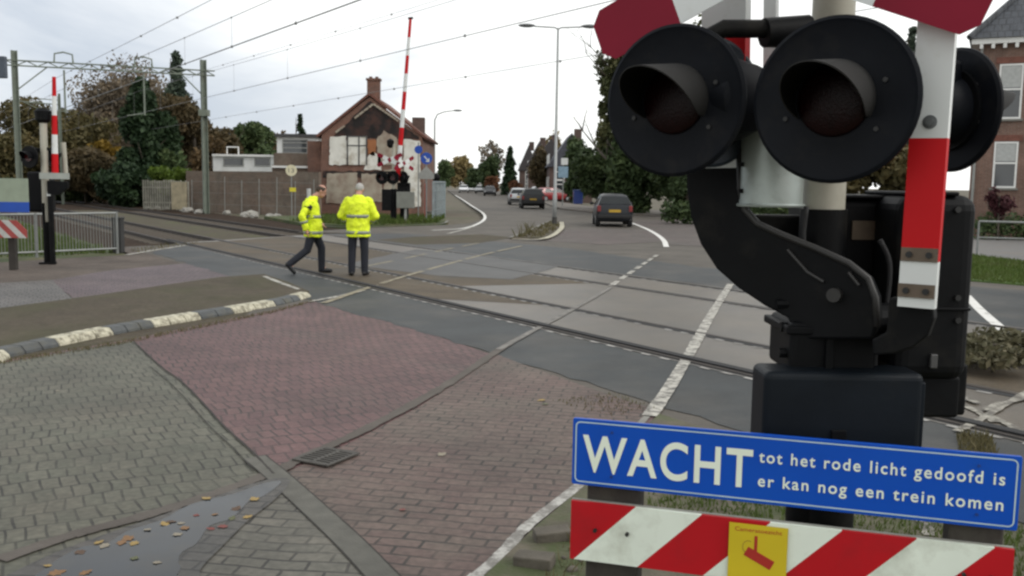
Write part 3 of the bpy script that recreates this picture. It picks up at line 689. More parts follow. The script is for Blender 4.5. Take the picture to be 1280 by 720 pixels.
def tree(name, label, base, h, width, lm, leaves, size, lo=0.18, seed=1, kind='round', trunk_r=None, bm_=None, group=None, twigs=0, depth=None, nclump=26, cat='tree', nlimb=8, cs_=1.0):
    rng = np.random.default_rng(seed)
    b = Vector(base); o = thing(name, label, cat, b, 0, group)
    r = trunk_r or h * 0.022
    mb = MB(); limbs(mb, b, h * (0.9 if kind != 'conifer' else 0.97), r, rng, max(lo, 0.15), nlimb if kind != 'conifer' else 4, 0.34 if kind != 'conifer' else 0.12, twigs)
    mb.build('trunk', bm_ or bark, o, b, smooth=True)
    w = width / 2; d = (depth or width) / 2
    if kind == 'conifer':
        nl = 26; cs = []; rs = []
        for i in range(nl):
            f = lo + (0.99 - lo) * i / (nl - 1); rr = (1 - (f - lo) / (1.0 - lo)) ** 0.85
            m_ = max(1, int(2 + 7 * rr))
            for j in range(m_):
                a = rng.random() * 2 * PI; q = rr * (0.45 + 0.45 * rng.random())
                cs.append((w * q * math.cos(a), d * q * math.sin(a), h * f - 0.12 * h * rr * q * 0.5)); s_ = w * (0.14 + 0.30 * rr) * (0.7 + 0.6 * rng.random()); rs.append((s_, s_, s_ * 0.55 + 0.02 * h))
    elif kind == 'column':
        cs = []; rs = []
        for i in range(60):
            f = lo + (1 - lo) * rng.random(); prof = math.sin(PI * min(1, (1 - (f - lo) / (1 - lo)) * 0.62 + 0.02)) ** 0.8
            a = rng.random() * 2 * PI; q = prof * (0.35 + 0.45 * rng.random())
            cs.append((w * q * math.cos(a), d * q * math.sin(a), h * f)); s_ = w * 0.33 * (0.6 + 0.5 * rng.random()); rs.append((s_, s_, s_ * 1.5))
    else:
        cs = []; rs = []
        for i in range(nclump):
            u = rng.normal(size=3); u /= np.linalg.norm(u); q = 0.35 + 0.45 * rng.random()
            hz = h * (1 - lo) / 2
            cs.append((w * q * u[0], d * q * u[1], h * lo + hz + hz * q * u[2])); s_ = 0.34 * cs_ * (0.6 + 0.7 * rng.random()); rs.append((w * s_, d * s_, hz * s_ * 0.9))
    cs = np.array(cs) + np.array(b); rs = np.array(rs)
    v = leaf_quads(cs, rs, leaves, size, rng)
    v[:, 2] = np.maximum(v[:, 2], b.z + 0.05)
    mesh_quads('crown', v, lm, o, b)
    return o
dk = leaf_mat('leaf_dark', (0.027, 0.045, 0.019), (0.051, 0.078, 0.030), (0.087, 0.117, 0.042), 0.12)
cyp = leaf_mat('leaf_cypress', (0.012, 0.027, 0.013), (0.023, 0.044, 0.018), (0.035, 0.063, 0.023), 0.08)
spr = leaf_mat('leaf_spruce', (0.036, 0.053, 0.042), (0.063, 0.087, 0.062), (0.098, 0.126, 0.084), 0.1)
grn = leaf_mat('leaf_green', (0.045, 0.072, 0.033), (0.078, 0.114, 0.045), (0.128, 0.158, 0.063), 0.18)
lime = leaf_mat('leaf_lime', (0.06, 0.095, 0.016), (0.11, 0.165, 0.025), (0.16, 0.21, 0.04), 0.25)
brn = leaf_mat('leaf_brown', (0.060, 0.043, 0.022), (0.104, 0.069, 0.032), (0.149, 0.094, 0.040), 0.2)
olive = leaf_mat('leaf_olive', (0.055, 0.051, 0.022), (0.099, 0.084, 0.035), (0.158, 0.114, 0.045), 0.22)
yel = leaf_mat('leaf_yellow', (0.129, 0.085, 0.015), (0.209, 0.133, 0.021), (0.274, 0.177, 0.032), 0.3)
twig = leaf_mat('leaf_sparse', (0.116, 0.098, 0.074), (0.177, 0.142, 0.102), (0.218, 0.163, 0.095), 0.2)
tan = leaf_mat('leaf_tan', (0.195, 0.156, 0.078), (0.260, 0.202, 0.091), (0.312, 0.247, 0.117), 0.25)
olivegrn = leaf_mat('leaf_olive_green', (0.05, 0.062, 0.026), (0.085, 0.095, 0.04), (0.13, 0.125, 0.055), 0.25)
brnol = leaf_mat('leaf_brown_olive', (0.055, 0.046, 0.024), (0.09, 0.068, 0.034), (0.125, 0.085, 0.04), 0.2)
redl = leaf_mat('leaf_red', (0.10, 0.045, 0.025), (0.17, 0.08, 0.04), (0.22, 0.11, 0.05), 0.2)
def at(px, py_top, y, z0=-0.15):
    """base point under photo column px at distance y, and the height that reaches row py_top"""
    t = P(px, py_top, y); return Vector((t.x, y, z0)), t.z - z0
def wpx(n, y): return n * y / F
def T(name, label, px, top, y, wp, lm, n, size, **kw):
    b, h = at(px, top, y); return tree(name, label, b, h, wpx(wp, y), lm, n, size, **kw)
# left-hand wood beyond the signal
T('autumn_tree', 'olive brown autumn tree behind the left crossing signal', 66, 116, 78, 160, olive, 26000, 0.20, seed=3, lo=0.02)
T('autumn_tree', 'rusty brown tree at the left edge behind the portal post', 5, 155, 70, 110, olive, 13000, 0.20, seed=4, lo=0.03)
T('dark_conifer', 'small dark conifer tip showing behind the raised left barrier', 78, 138, 90, 40, cyp, 2200, 0.28, seed=5, kind='conifer', lo=0.1)
T('bare_tree', 'tall nearly bare tree with brown twigs under the portal beam', 160, 76, 92, 176, twig, 38000, 0.16, seed=6, lo=0.06, nclump=54, twigs=9, bm_=bark_grey, nlimb=13)
T('bare_tree', 'greyish half bare tree left of the dark cypress', 118, 140, 84, 80, twig, 12000, 0.15, seed=7, lo=0.2, twigs=6, bm_=bark_grey, nlimb=10)
T('yellow_tree', 'small golden yellow tree left of the dark cypress', 130, 168, 76, 46, yel, 2600, 0.24, seed=8, lo=0.3)
T('autumn_tree', 'brown leaved bush tree beneath the yellow tree by the rails', 105, 185, 70, 110, brnol, 15000, 0.19, seed=9, lo=0.02)
T('spruce_tree', 'tall grey green spruce rising above the portal beam', 220, 68, 88, 64, spr, 10000, 0.2, seed=10, kind='conifer', lo=0.12)
T('dark_cypress', 'very dark dense cypress at the centre of the left wood', 176, 112, 66, 78, cyp, 22000, 0.20, seed=11, kind='column', lo=0.02)
T('dark_cypress', 'lower dark cypress shoulder right of the tallest cypress', 206, 148, 67, 56, cyp, 13000, 0.19, seed=12, kind='column', lo=0.02)
T('autumn_tree', 'russet autumn tree right of the spruce behind the portal mast', 238, 112, 84, 128, brnol, 34000, 0.18, seed=13, lo=0.04, twigs=3)
T('autumn_tree', 'thin brown tree between the portal mast and the round green tree', 266, 170, 80, 56, brn, 4500, 0.24, seed=14, lo=0.1, twigs=4)
T('green_bush', 'bright lime green bush above the pale picket fence', 212, 203, 58.3, 56, lime, 2600, 0.16, seed=15, lo=0.35, cat='bush')
T('green_bush', 'mid green bush behind the lime bush', 212, 178, 66, 46, grn, 2600, 0.22, seed=16, lo=0.05, cat='bush')
T('dark_bush', 'dark ivy covered shrub mass at the foot of the cypress', 152, 198, 63, 90, cyp, 12000, 0.16, seed=17, lo=0.0, cat='bush')
T('dark_bush', 'dark undergrowth shrub left of the mast by the tracks', 92, 212, 72, 110, dk, 12000, 0.16, seed=18, lo=0.0, cat='bush')
T('dark_bush', 'dark hedge like shrub at the far left behind the signal box', 20, 222, 66, 90, dk, 3200, 0.24, seed=19, lo=0.0, cat='bush')
T('broad_tree', 'broad rounded green tree behind the white flat building', 314, 143, 105, 82, grn, 16000, 0.25, seed=20, lo=0.12)
T('autumn_tree', 'faint brown tree right of the round green tree', 346, 160, 120, 40, brn, 1800, 0.32, seed=21, lo=0.1)
T('dark_conifer', 'small dark conifer behind the flat roofed extension', 375, 144, 110, 24, cyp, 2200, 0.28, seed=22, kind='conifer', lo=0.1)
# far end of the road
T('autumn_tree', 'rounded tan tree at the far end of the road', 576, 192, 200, 40, tan, 3000, 0.5, seed=30, lo=0.08)
T('green_tree', 'grey green tree at the far left end of the road', 556, 198, 190, 26, grn, 1600, 0.5, seed=31, lo=0.08)
T('green_tree', 'dull green tree between the tan tree and the bare tree', 594, 206, 180, 24, dk, 1500, 0.45, seed=32, lo=0.05)
T('bare_tree', 'bare tree with thin upright twigs over a dark bush at the road end', 615, 172, 165, 34, twig, 700, 0.3, seed=33, lo=0.3, twigs=6, nlimb=12)
T('green_tree', 'dark rounded tree below the bare twigs at the road end', 613, 191, 160, 30, dk, 2600, 0.4, seed=34, lo=0.05)
T('dark_conifer', 'pointed dark conifer left of the terraced houses', 638, 185, 150, 22, cyp, 2600, 0.36, seed=35, kind='conifer', lo=0.05)
T('red_shrub', 'low reddish shrub below the dark rounded tree', 616, 218, 146, 22, redl, 1100, 0.3, seed=36, lo=0.0, cat='bush')
T('red_shrub', 'low orange brown shrub in front of the pointed conifer', 645, 222, 135, 20, redl, 1100, 0.28, seed=37, lo=0.0, cat='bush')
T('green_tree', 'pale thin tree top showing above the terraced houses', 694, 160, 150, 26, tan, 600, 0.4, seed=38, lo=0.5, twigs=5)
# right-hand wood behind the near car
T('tall_tree', 'tall loose green tree rising beside the left signal light', 788, -10, 62, 104, olivegrn, 13000, 0.17, seed=40, lo=0.10, twigs=6, nclump=80, cs_=0.48, nlimb=18)
T('tall_tree', 'tall sparse tree behind the left signal light', 866, 10, 66, 110, olivegrn, 8000, 0.17, seed=41, lo=0.2, twigs=4, nclump=50, cs_=0.7)
T('dark_tree', 'dark tree standing in front of the nearest terraced house', 722, 172, 94, 44, dk, 7000, 0.22, seed=48, lo=0.0)
T('autumn_tree', 'thin brownish tree in front of the middle terraced houses', 676, 178, 112, 34, brnol, 3000, 0.25, seed=49, lo=0.05, twigs=3)
T('dark_tree', 'dense dark green tree left behind the moving hatchback', 758, 150, 68, 84, dk, 15000, 0.17, seed=42, lo=0.0)
T('dark_tree', 'dense dark tree directly behind the hatchback roof', 800, 138, 60, 84, dk, 15000, 0.17, seed=43, lo=0.0)
T('dark_tree', 'dark spreading tree right of the hatchback beside the counterweight arm', 862, 150, 56, 100, dk, 15000, 0.17, seed=44, lo=0.0)
T('green_tree', 'mid green tree glimpsed below the right signal light', 985, 172, 58, 130, grn, 7000, 0.26, seed=45, lo=0.0)
T('green_tree', 'yellowish green tree behind the barrier machine', 1110, 165, 54, 140, olive, 6500, 0.24, seed=46, lo=0.0)
T('dark_conifer', 'conifer tip showing between barrier board and cross', 1141, 38, 74, 40, spr, 3500, 0.26, seed=47, kind='conifer', lo=0.1)
def hedge(name, label, a, b, h, w, lm, n, size, seed):
    rng = np.random.default_rng(seed); a, b = Vector(a), Vector(b); L_ = (b - a).length; k = max(4, int(L_ / 0.5))
    cs = np.array([list(a.lerp(b, (i + 0.5) / k) + Vector((0, 0, h * (0.35 + 0.3 * (j))) )) for i in range(k) for j in range(2)]); cs += rng.normal(size=cs.shape) * 0.06
    rs = np.tile(np.array([[0.5, w / 2, h * 0.38]]), (len(cs), 1))
    v = leaf_quads(cs, rs, n, size, rng); v[:, 2] = np.clip(v[:, 2], 0.02, None)
    return tag(mesh_quads(name, v, lm, None, a), label, 'hedge')
hedge('hedge', 'low clipped hedge along the pavement right of the hatchback', P(795, 255, 47) * Vector((1, 1, 0)) if False else Vector((7.4, 46, 0)), Vector((18, 45, 0)), 1.15, 1.1, dk, 5000, 0.12, 50)
hedge('hedge', 'tidy green hedge in front of the brick house on the right', Vector((17.2, 35.2, 0)), Vector((29, 33.5, 0)), 1.05, 0.9, grn, 6000, 0.09, 51)
b, h = at(1252, 231, 34.6); tree('red_bush', 'round dark purple bush under the lower house window', b, h, 1.0, leaf_mat('leaf_purple', (0.05, 0.018, 0.022), (0.09, 0.03, 0.035), None, 0.15), 1500, 0.07, lo=0.35, seed=52, cat='bush')
# ================================================================== BUILDINGS
house_brick = paver_mat('house_brick', (0.16, 0.085, 0.062), (0.205, 0.115, 0.085), (0.20, 0.18, 0.155), 0.22, 0.065, 0, wall=True, mort=0.007, stain=(0.13, 0.075, 0.058), rough=0.85, bump=0.3)
ruin_brick = paver_mat('ruin_brick', (0.15, 0.062, 0.04), (0.20, 0.088, 0.058), (0.17, 0.14, 0.12), 0.22, 0.065, 0, wall=True, mort=0.008, stain=(0.10, 0.055, 0.042), stain_lo=0.45, stain_hi=0.65, rough=0.9, bump=0.3, sscale=1.1)
brown_brick = paver_mat('brown_brick', (0.135, 0.092, 0.068), (0.17, 0.118, 0.09), (0.15, 0.13, 0.11), 0.22, 0.065, 0, wall=True, mort=0.008, stain=(0.145, 0.13, 0.105), stain_lo=0.42, stain_hi=0.66, rough=0.9, bump=0.3, sscale=0.8)
dark_brick = paver_mat('dark_brick', (0.085, 0.05, 0.042), (0.11, 0.066, 0.055), (0.10, 0.09, 0.08), 0.22, 0.065, 0, wall=True, mort=0.008, rough=0.9, bump=0.2)
char = mat('charred_wall', (0.014, 0.011, 0.011), 0.9, 0.5, 3, 0.3, dirt=(0.055, 0.026, 0.02), dscale=1.6, dlo=0.46, dhi=0.62)
slate = paver_mat('roof_tiles', (0.045, 0.050, 0.060), (0.06, 0.066, 0.078), (0.016, 0.018, 0.022), 0.24, 0.30, 0, wall=False, mort=0.022, rough=0.6, stain=(0.05, 0.055, 0.05), bump=1.0)
red_tile = mat('red_roof_tiles', (0.13, 0.052, 0.036), 0.8, 0.25, 5, 0.4)
dark_tile = mat('dark_roof_tiles', (0.045, 0.040, 0.042), 0.75, 0.2, 5, 0.3)
white_wall = mat('white_render', (0.70, 0.71, 0.70), 0.8, 0.05, 2, 0.1, dirt=(0.52, 0.52, 0.49), dscale=0.7, dlo=0.5)
plaster_w = mat('old_plaster_white', (0.64, 0.63, 0.58), 0.9, 0.08, 3, 0.2, dirt=(0.42, 0.38, 0.31), dscale=1.3, dlo=0.5, dhi=0.65)
plaster_b = mat('old_plaster_beige', (0.34, 0.30, 0.24), 0.9, 0.12, 2, 0.2, dirt=(0.24, 0.18, 0.14), dscale=1.2, dlo=0.45, dhi=0.62)
plaster_o = mat('old_paint_orange', (0.30, 0.12, 0.05), 0.9, 0.15, 3, 0.1)
paint_w = mat('white_paint', (0.72, 0.72, 0.70), 0.5, 0.04, 4)
glass_d = mat('window_glass', (0.03, 0.035, 0.04), 0.06, 0.2, 0.6, 0, spec=0.9)
curtain = mat('net_curtain', (0.42, 0.43, 0.42), 0.9, 0.12, 8)
roof_felt = mat('roof_felt', (0.06, 0.06, 0.062), 0.85, 0.15, 3)
grey_steel = mat('galvanised', (0.24, 0.25, 0.245), 0.5, 0.12, 8, 0.1, metal=0.55, dirt=(0.25, 0.25, 0.23), dscale=4)
grey_paint = mat('grey_paint', (0.27, 0.275, 0.26), 0.6, 0.1, 6)

def window(parent, org, c, w, h, ux, un, frame_m=None, pane_m=None, bars=(1,), sill=True, t=0.07, curt=False):
    """framed window on a wall: c centre on the wall face, ux along the wall, un outwards"""
    frame_m = frame_m or paint_w; ux, un, c = Vector(ux), Vector(un), Vector(c); uz = Vector((0, 0, 1)); mb = MB()
    def bar(a0, a1, b0, b1, d0, d1):
        vs = [c + ux * a + uz * b + un * d for d in (d0, d1) for a, b in ((a0, b0), (a1, b0), (a1, b1), (a0, b1))]
        mb.add(vs, [(0, 1, 2, 3), (7, 6, 5, 4), (0, 4, 5, 1), (1, 5, 6, 2), (2, 6, 7, 3), (3, 7, 4, 0)])
    bar(-w / 2, -w / 2 + t, -h / 2, h / 2, -0.03, 0.04); bar(w / 2 - t, w / 2, -h / 2, h / 2, -0.03, 0.04)
    bar(-w / 2 + t, w / 2 - t, h / 2 - t, h / 2, -0.03, 0.04); bar(-w / 2 + t, w / 2 - t, -h / 2, -h / 2 + t, -0.03, 0.04)
    for b in bars: bar(-w / 2 + t, w / 2 - t, b - t / 2, b + t / 2, -0.02, 0.035)
    f = mb.build('window', frame_m, parent, org)
    mb = MB(); bar(-w / 2 + t, w / 2 - t, -h / 2 + t, h / 2 - t, -0.02, 0.012); mb.build('pane', pane_m or glass_d, f, org)
    if curt:
        mb = MB(); bar(-w / 2 + t + .01, w / 2 - t - .01, (bars[0] if bars else 0) + t, h / 2 - t - .01, 0.013, 0.018); mb.build('curtain', curtain, f, org)
    if sill:
        mb = MB(); bar(-w / 2 - 0.08, w / 2 + 0.08, -h / 2 - 0.08, -h / 2 - 0.003, -0.02, 0.1); mb.build('sill', concrete, f, org)
    return f

# ---- brick house on the right
HY = 37.0
hc = P(1212, 230, HY); hx = hc.x
o = thing('brick_house', 'two storey brick house with slate roof and white sash windows behind the right signal', 'house', (hx, HY, 0))
o.rotation_euler = (0, 0, R_(-27)); og = Vector((hx, HY, 0)); eave = P(1216, 56, HY).z
mb = MB(); mb.box((hx + 5, HY + 4.5, eave / 2), (10, 9, eave)); mb.build('wall', house_brick, o, og)
mb = MB(); mb.box((hx + 5, HY + 4.5, eave + 0.1), (10.5, 9.5, 0.2)); 
for i in range(26): mb.box((hx + 0.1 + i * 0.4, HY - 0.18, eave - 0.09), (0.12, 0.12, 0.17))
mb.build('cornice', paint_w, o, og)
z0 = eave + 0.205; rr = 4.6
mb = MB(); c0 = [Vector((hx - 0.35, HY - 0.35, z0)), Vector((hx + 10.35, HY - 0.35, z0)), Vector((hx + 10.35, HY + 9.35, z0)), Vector((hx - 0.35, HY + 9.35, z0))]
r1, r2 = Vector((hx + 3.7, HY + 4.5, z0 + rr)), Vector((hx + 6.8, HY + 4.5, z0 + rr))
mb.add(c0 + [r1, r2], [(0, 1, 5, 4), (2, 3, 4, 5), (1, 2, 5), (3, 0, 4), (3, 2, 1, 0)])
mb.build('roof', slate, o, og)
mb = MB()
for a_, b_ in ((c0[0], r1), (c0[3], r1), (c0[1], r2), (c0[2], r2), (r1, r2)): mb.tube([a_ + Vector((0, 0, 0.04)), b_ + Vector((0, 0, 0.04))], 0.11, 6)
mb.build('ridge_tiles', slate, o, og)
for px, py0, py1 in ((1258, 82, 150), (1255, 178, 235)):
    a, b = P(px, py0, HY), P(px, py1, HY); w = 0.82
    for k in range(3):
        c = Vector((hx + 1.18 + k * 2.9, HY - 0.004, (a.z + b.z) / 2)); hh = a.z - b.z
        window(o, og, c, w, hh, (1, 0, 0), (0, -1, 0), bars=(0.04 * hh,), curt=True)
        mb = MB(); mb.box((c.x, HY - 0.02, c.z + hh / 2 + 0.14), (w + 0.25, 0.04, 0.24)); mb.build('lintel', mat('lintel_brick', (0.17, 0.07, 0.05), 0.85, 0.2, 8), o, og)
mb = MB(); mb.tube([(hx + 0.12, HY - 0.1, 0.2), (hx + 0.12, HY - 0.1, eave)], 0.05, 8); mb.build('downpipe', grey_paint, o, og)

# ---- burnt-out gable house
RY = 56.0
def rp(px, py, dy=0.0): return P(px, py, RY + dy)
o = thing('ruined_house', 'ruined brick house with charred gable, white plaster patches and a chimney', 'house', rp(462, 260) * Vector((1, 1, 0)))
og = o.location.copy()
gl = [(400, 268), (529, 268), (528, 171), (462, 121), (402, 168)]
pts = [rp(*p) for p in gl]; xs = [(p.x, p.z if i > 1 else -0.1) for i, p in enumerate(pts)]
mb = MB(); mb.prism(xs, (0, RY + 0.15, 0), (1, 0, 0), (0, 0, 1), 0.3); mb.build('gable_wall', ruin_brick, o, og)
zl = pts[-1].z; zr = pts[2].z; xl, xr, xa, za = pts[-1].x, pts[2].x, pts[3].x, pts[3].z
mb = MB(); D_ = 8.0
mb.box(((xl + 0.15), RY + 0.32 + D_ / 2, zl / 2), (0.3, D_, zl)); mb.box((xr - 0.15, RY + 0.32 + D_ / 2, zr / 2), (0.3, D_, zr)); mb.box(((xl + xr) / 2, RY + D_ + 0.45, zl / 2), (xr - xl, 0.25, zl)); mb.build('wall', ruin_brick, o, og)
mb = MB()
for x0, zz0, x1, zz1 in ((xl - 0.25, zl - 0.18, xa, za + 0.08), (xr + 0.2, zr - 0.15, xa, za + 0.08)):
    a, b = Vector((x0, RY - 0.1, zz0)), Vector((x1, RY - 0.1, zz1)); n_ = 12
    nn = Vector((-(b - a).z, 0, (b - a).x)).normalized() * (1 if b.x > a.x else -1)
    vs = [a, b, b + nn * 0.14, a + nn * 0.14]; mb.add(vs + [v + Vector((0, D_ + 0.6, 0)) for v in vs], [(0, 1, 2, 3), (7, 6, 5, 4), (0, 4, 5, 1), (1, 5, 6, 2), (2, 6, 7, 3), (3, 7, 4, 0)])
mb.build('roof', red_tile, o, og)
def patch(name, poly, m, off, th=0.03, jt=0.9):
    jp = []
    for k, a in enumerate(poly):            # ragged broken edges
        b = poly[(k + 1) % len(poly)]; L2 = math.hypot(b[0] - a[0], b[1] - a[1]); n_ = max(1, int(L2 / 3.5)); jp.append(a)
        for i in range(1, n_): jp.append((a[0] + (b[0] - a[0]) * i / n_ + random.uniform(-jt, jt), a[1] + (b[1] - a[1]) * i / n_ + random.uniform(-jt, jt)))
    q = [rp(*p) for p in jp]; mb = MB(); mb.prism([(p.x, p.z) for p in q], (0, RY - off, 0), (1, 0, 0), (0, 0, 1), th); return mb.build(name, m, o, og)
patch('charred_area', [(416, 172), (524, 174), (524, 172), (497, 153), (463, 126), (440, 147)][::1], char, 0.012, 0.024)
patch('charred_area', [(404, 214), (500, 214), (500, 222), (404, 222)], char, 0.010, 0.02)
for a, b in (((414, 170), (467, 130)), ((467, 130), (499, 152))):
    for k in range(9):
        if random.random() < 0.75 or a[0] > 450:
            p, q = [rp(a[0] + (b[0] - a[0]) * f, a[1] + (b[1] - a[1]) * f) for f in (k / 9, (k + 0.9) / 9)]
            fl = MB(); fl.bar(p + Vector((0, -0.06, 0)), q + Vector((0, -0.06, 0)), 0.08, 0.11); fl.build('roof_scar', plaster_b, o, og)
for nm, poly, m in (('plaster_patch', [(412, 206), (433, 206), (433, 170), (413, 171)], plaster_w), ('plaster_patch', [(472, 206), (497, 206), (496, 172), (480, 163), (471, 174)], plaster_b),
                    ('plaster_patch', [(460, 192), (469, 195), (470, 175), (459, 175)], plaster_o), ('plaster_patch', [(455, 212), (477, 213), (476, 197), (466, 189), (458, 200)], plaster_w),
                    ('plaster_patch', [(408, 254), (446, 254), (447, 216), (409, 217)], plaster_b), ('plaster_patch', [(452, 252), (478, 252), (478, 218), (452, 217)], plaster_b),
                    ('plaster_patch', [(481, 256), (504, 256), (504, 212), (480, 212)], plaster_b), ('plaster_patch', [(504, 258), (526, 258), (525, 176), (505, 174)], plaster_w)):
    patch(nm, poly, m, 0.028, 0.05)
f = patch('boarded_window', [(434, 206), (459, 206), (459, 170), (434, 170)], plaster_w, 0.045, 0.07, 0.0)
mb = MB(); q = rp(446.5, 188)
for x in (434.8, 449, 458.4): p = rp(x, 188); mb.box((p.x, RY - 0.09, p.z), (0.07, 0.03, 1.7))
for y in (170.6, 182): p = rp(446.5, y); mb.box((p.x, RY - 0.09, p.z), (1.15, 0.028, 0.06))
mb.build('frame', roof_felt, f, og)
ch = MB(); c = rp(464.5, 112); ch.box((c.x, RY + 0.9, c.z - 0.25), (0.72, 0.6, 1.75)); ch.box((c.x, RY + 0.9, c.z + 0.66), (0.84, 0.72, 0.12))
for dx in (-0.18, 0.18): ch.tube([(c.x + dx, RY + 0.9, c.z + 0.72), (c.x + dx, RY + 0.9, c.z + 0.84)], 0.1, 8)
ch.build('chimney', ruin_brick, o, og)
ch = MB(); c = rp(517, 160); ch.box((c.x, RY + 3, c.z + 0.15), (0.75, 0.6, 1.3)); ch.build('chimney', dark_brick, o, og)

# ---- lower brick annexe and flat-roofed parts between wall and gable
o = thing('brick_annexe', 'low brown brick annexe with flat roof left of the ruined house', 'building', P(365, 262, 57) * Vector((1, 1, 0))); og = o.location.copy()
def blk(parent, og, name, px0, px1, ptop, y, d, m, z0=-0.15, pbot=None):
    a, b = P(px0, ptop, y), P(px1, ptop, y); zb = P(px0, pbot, y).z if pbot else z0
    mb = MB(); mb.box(((a.x + b.x) / 2, y + d / 2, (a.z + zb) / 2), (b.x - a.x, d, a.z - zb)); return mb.build(name, m, parent, og)
blk(o, og, 'wall', 340, 400, 206, 57.5, 4, brown_brick)
blk(o, og, 'wall', 342, 384, 191, 59.5, 4, brown_brick)
blk(o, og, 'coping', 340, 386, 207, 57.3, 0.2, paint_w, pbot=209.5)
blk(o, og, 'side_wall', 384, 401, 176, 57.0, 6, ruin_brick)
o = thing('white_extension', 'small white framed flat roofed extension above the brown annexe', 'building', P(368, 262, 66) * Vector((1, 1, 0))); og = o.location.copy()
blk(o, og, 'wall', 346, 396, 171, 66, 5, white_wall); blk(o, og, 'roof', 343, 399, 167, 65.8, 5.4, roof_felt, pbot=170.8)
a, b = P(353, 174, 66), P(385, 192, 66); window(o, og, ((a.x + b.x) / 2, 65.99, (a.z + b.z) / 2), b.x - a.x, a.z - b.z, (1, 0, 0), (0, -1, 0), frame_m=grey_paint, bars=(-0.1, 0.25), sill=False)
o = thing('white_building', 'low white flat roofed building with dark windows behind the garden wall', 'building', P(300, 262, 70) * Vector((1, 1, 0))); og = o.location.copy()
blk(o, og, 'wall', 266, 339, 195, 70, 6, white_wall); blk(o, og, 'roof_edge', 265, 340, 192.5, 69.8, 6.4, paint_w, pbot=195)
for x0, x1 in ((279, 305), (318, 338)):
    a, b = P(x0, 197, 70), P(x1, 208, 70); window(o, og, ((a.x + b.x) / 2, 69.99, (a.z + b.z) / 2), b.x - a.x, a.z - b.z, (1, 0, 0), (0, -1, 0), frame_m=grey_paint, bars=(), sill=False)
mb = MB(); p = P(288, 188, 71); mb.tube([p - Vector((0.25, 0, 0.5)), p + Vector((-0.25, 0, 0.25)), p + Vector((0.6, 0, 0.25)), p + Vector((0.6, 0, -0.5))], 0.05, 6); mb.build('roof_railing', paint_w, o, og)
# garden wall along the railway
wa, wb = RW(17.2, 62, -0.15), RW(18.4, 49.5, -0.15)
wa = Vector((P(234, 210, 58).x, 58, -0.15)); wb = Vector((P(400, 212, 53.5).x, 53.5, -0.15)); hz = P(300, 213, 55.5).z
mb = MB(); mb.bar(wa + Vector((0, 0, hz / 2)), wb + Vector((0, 0, hz / 2)), 0.24, hz + 0.2); o = mb.build('garden_wall', brown_brick, None, wa); tag(o, 'long brown brick garden wall beside the railway', 'wall')
# thin wire fence in front of the garden wall
o = thing('wire_fence', 'thin post and wire fence in front of the brown garden wall', 'fence', wa + Vector((0, -1.2, 0))); og = o.location.copy()
fa, fb = Vector((P(240, 262, 56).x, 56, -0.1)), Vector((P(392, 262, 51.5).x, 51.5, -0.1))
for i in range(8):
    p = fa.lerp(fb, i / 7); mb = MB(); mb.tube([p, p + Vector((0.03, 0, 1.9 + 0.1 * (i % 3)))], 0.03, 6); mb.build('post', mat('fence_post_grey', (0.20, 0.20, 0.185), 0.8, 0.2, 4), o, og)
for z in (0.5, 1.15, 1.8): mb = MB(); mb.tube([fa + Vector((0, 0, z)), fb + Vector((0, 0, z))], 0.009, 4); mb.build('wire', grey_steel, o, og)
# pale picket fence
o = thing('picket_fence', 'weathered pale picket fence below the lime green bush', 'fence', P(180, 262, 57.5) * Vector((1, 1, 0))); og = o.location.copy()
a, b = Vector((P(180, 262, 57.5).x, 57.5, -0.1)), Vector((P(236, 262, 56).x, 56, -0.1)); fence_m = mat('old_wood_pale', (0.26, 0.25, 0.21), 0.9, 0.3, 3)
mb = MB(); 
for i in range(20): p = a.lerp(b, i / 19); mb.box(p + Vector((0, 0, 0.95 + random.uniform(-0.05, 0.05))), (0.09, 0.03, 1.75), 0.4)
mb.build('pickets', fence_m, o, og)
mb = MB(); 
for z in (0.5, 1.4): mb.bar(a + Vector((0, 0.03, z)), b + Vector((0, 0.03, z)), 0.03, 0.08)
mb.build('rail', fence_m, o, og)
mb = MB(); p = P(224, 245, 55.6); mb.box((p.x, 55.6, 0.85), (0.9, 0.05, 1.6)); tag(mb.build('wooden_panel', mat('panel_ochre', (0.27, 0.235, 0.16), 0.9, 0.25, 3), None, (p.x, 55.6, 0)), 'ochre wooden panel standing at the right end of the picket fence', 'panel')
# pale rubble lumps along the foot of the wall
rub = mat('rubble', (0.27, 0.26, 0.235), 0.9, 0.2, 4, 0.5)
for i, (px, py, s_) in enumerate(((185, 262, .3), (197, 261, .24), (208, 262, .26), (234, 265, .42), (248, 267, .36), (267, 264, .3), (284, 268, .34), (306, 271, .34), (314, 270, .42), (318, 272, .3), (338, 273, .36), (346, 272, .3))):
    rng = np.random.default_rng(100 + i); s_ *= 0.72; c = G(px, py, -0.1); bm = bmesh.new(); bmesh.ops.create_icosphere(bm, subdivisions=2, radius=s_)
    for v in bm.verts: v.co = Vector((v.co.x * 1.3, v.co.y, v.co.z * 0.7)) * (1 + rng.normal() * 0.13)
    me = bpy.data.meshes.new('rubble_lump'); bm.to_mesh(me); bm.free(); me.materials.append(rub); q = bpy.data.objects.new('rubble_lump', me); COL.objects.link(q); q.location = c + Vector((0, 0, s_ * 0.3)); q.rotation_euler = (0, 0, rng.random() * 6)
    tag(q, 'white rubble lump lying beside the tracks at the foot of the garden wall', 'rubble', 'white rubble along the garden wall')

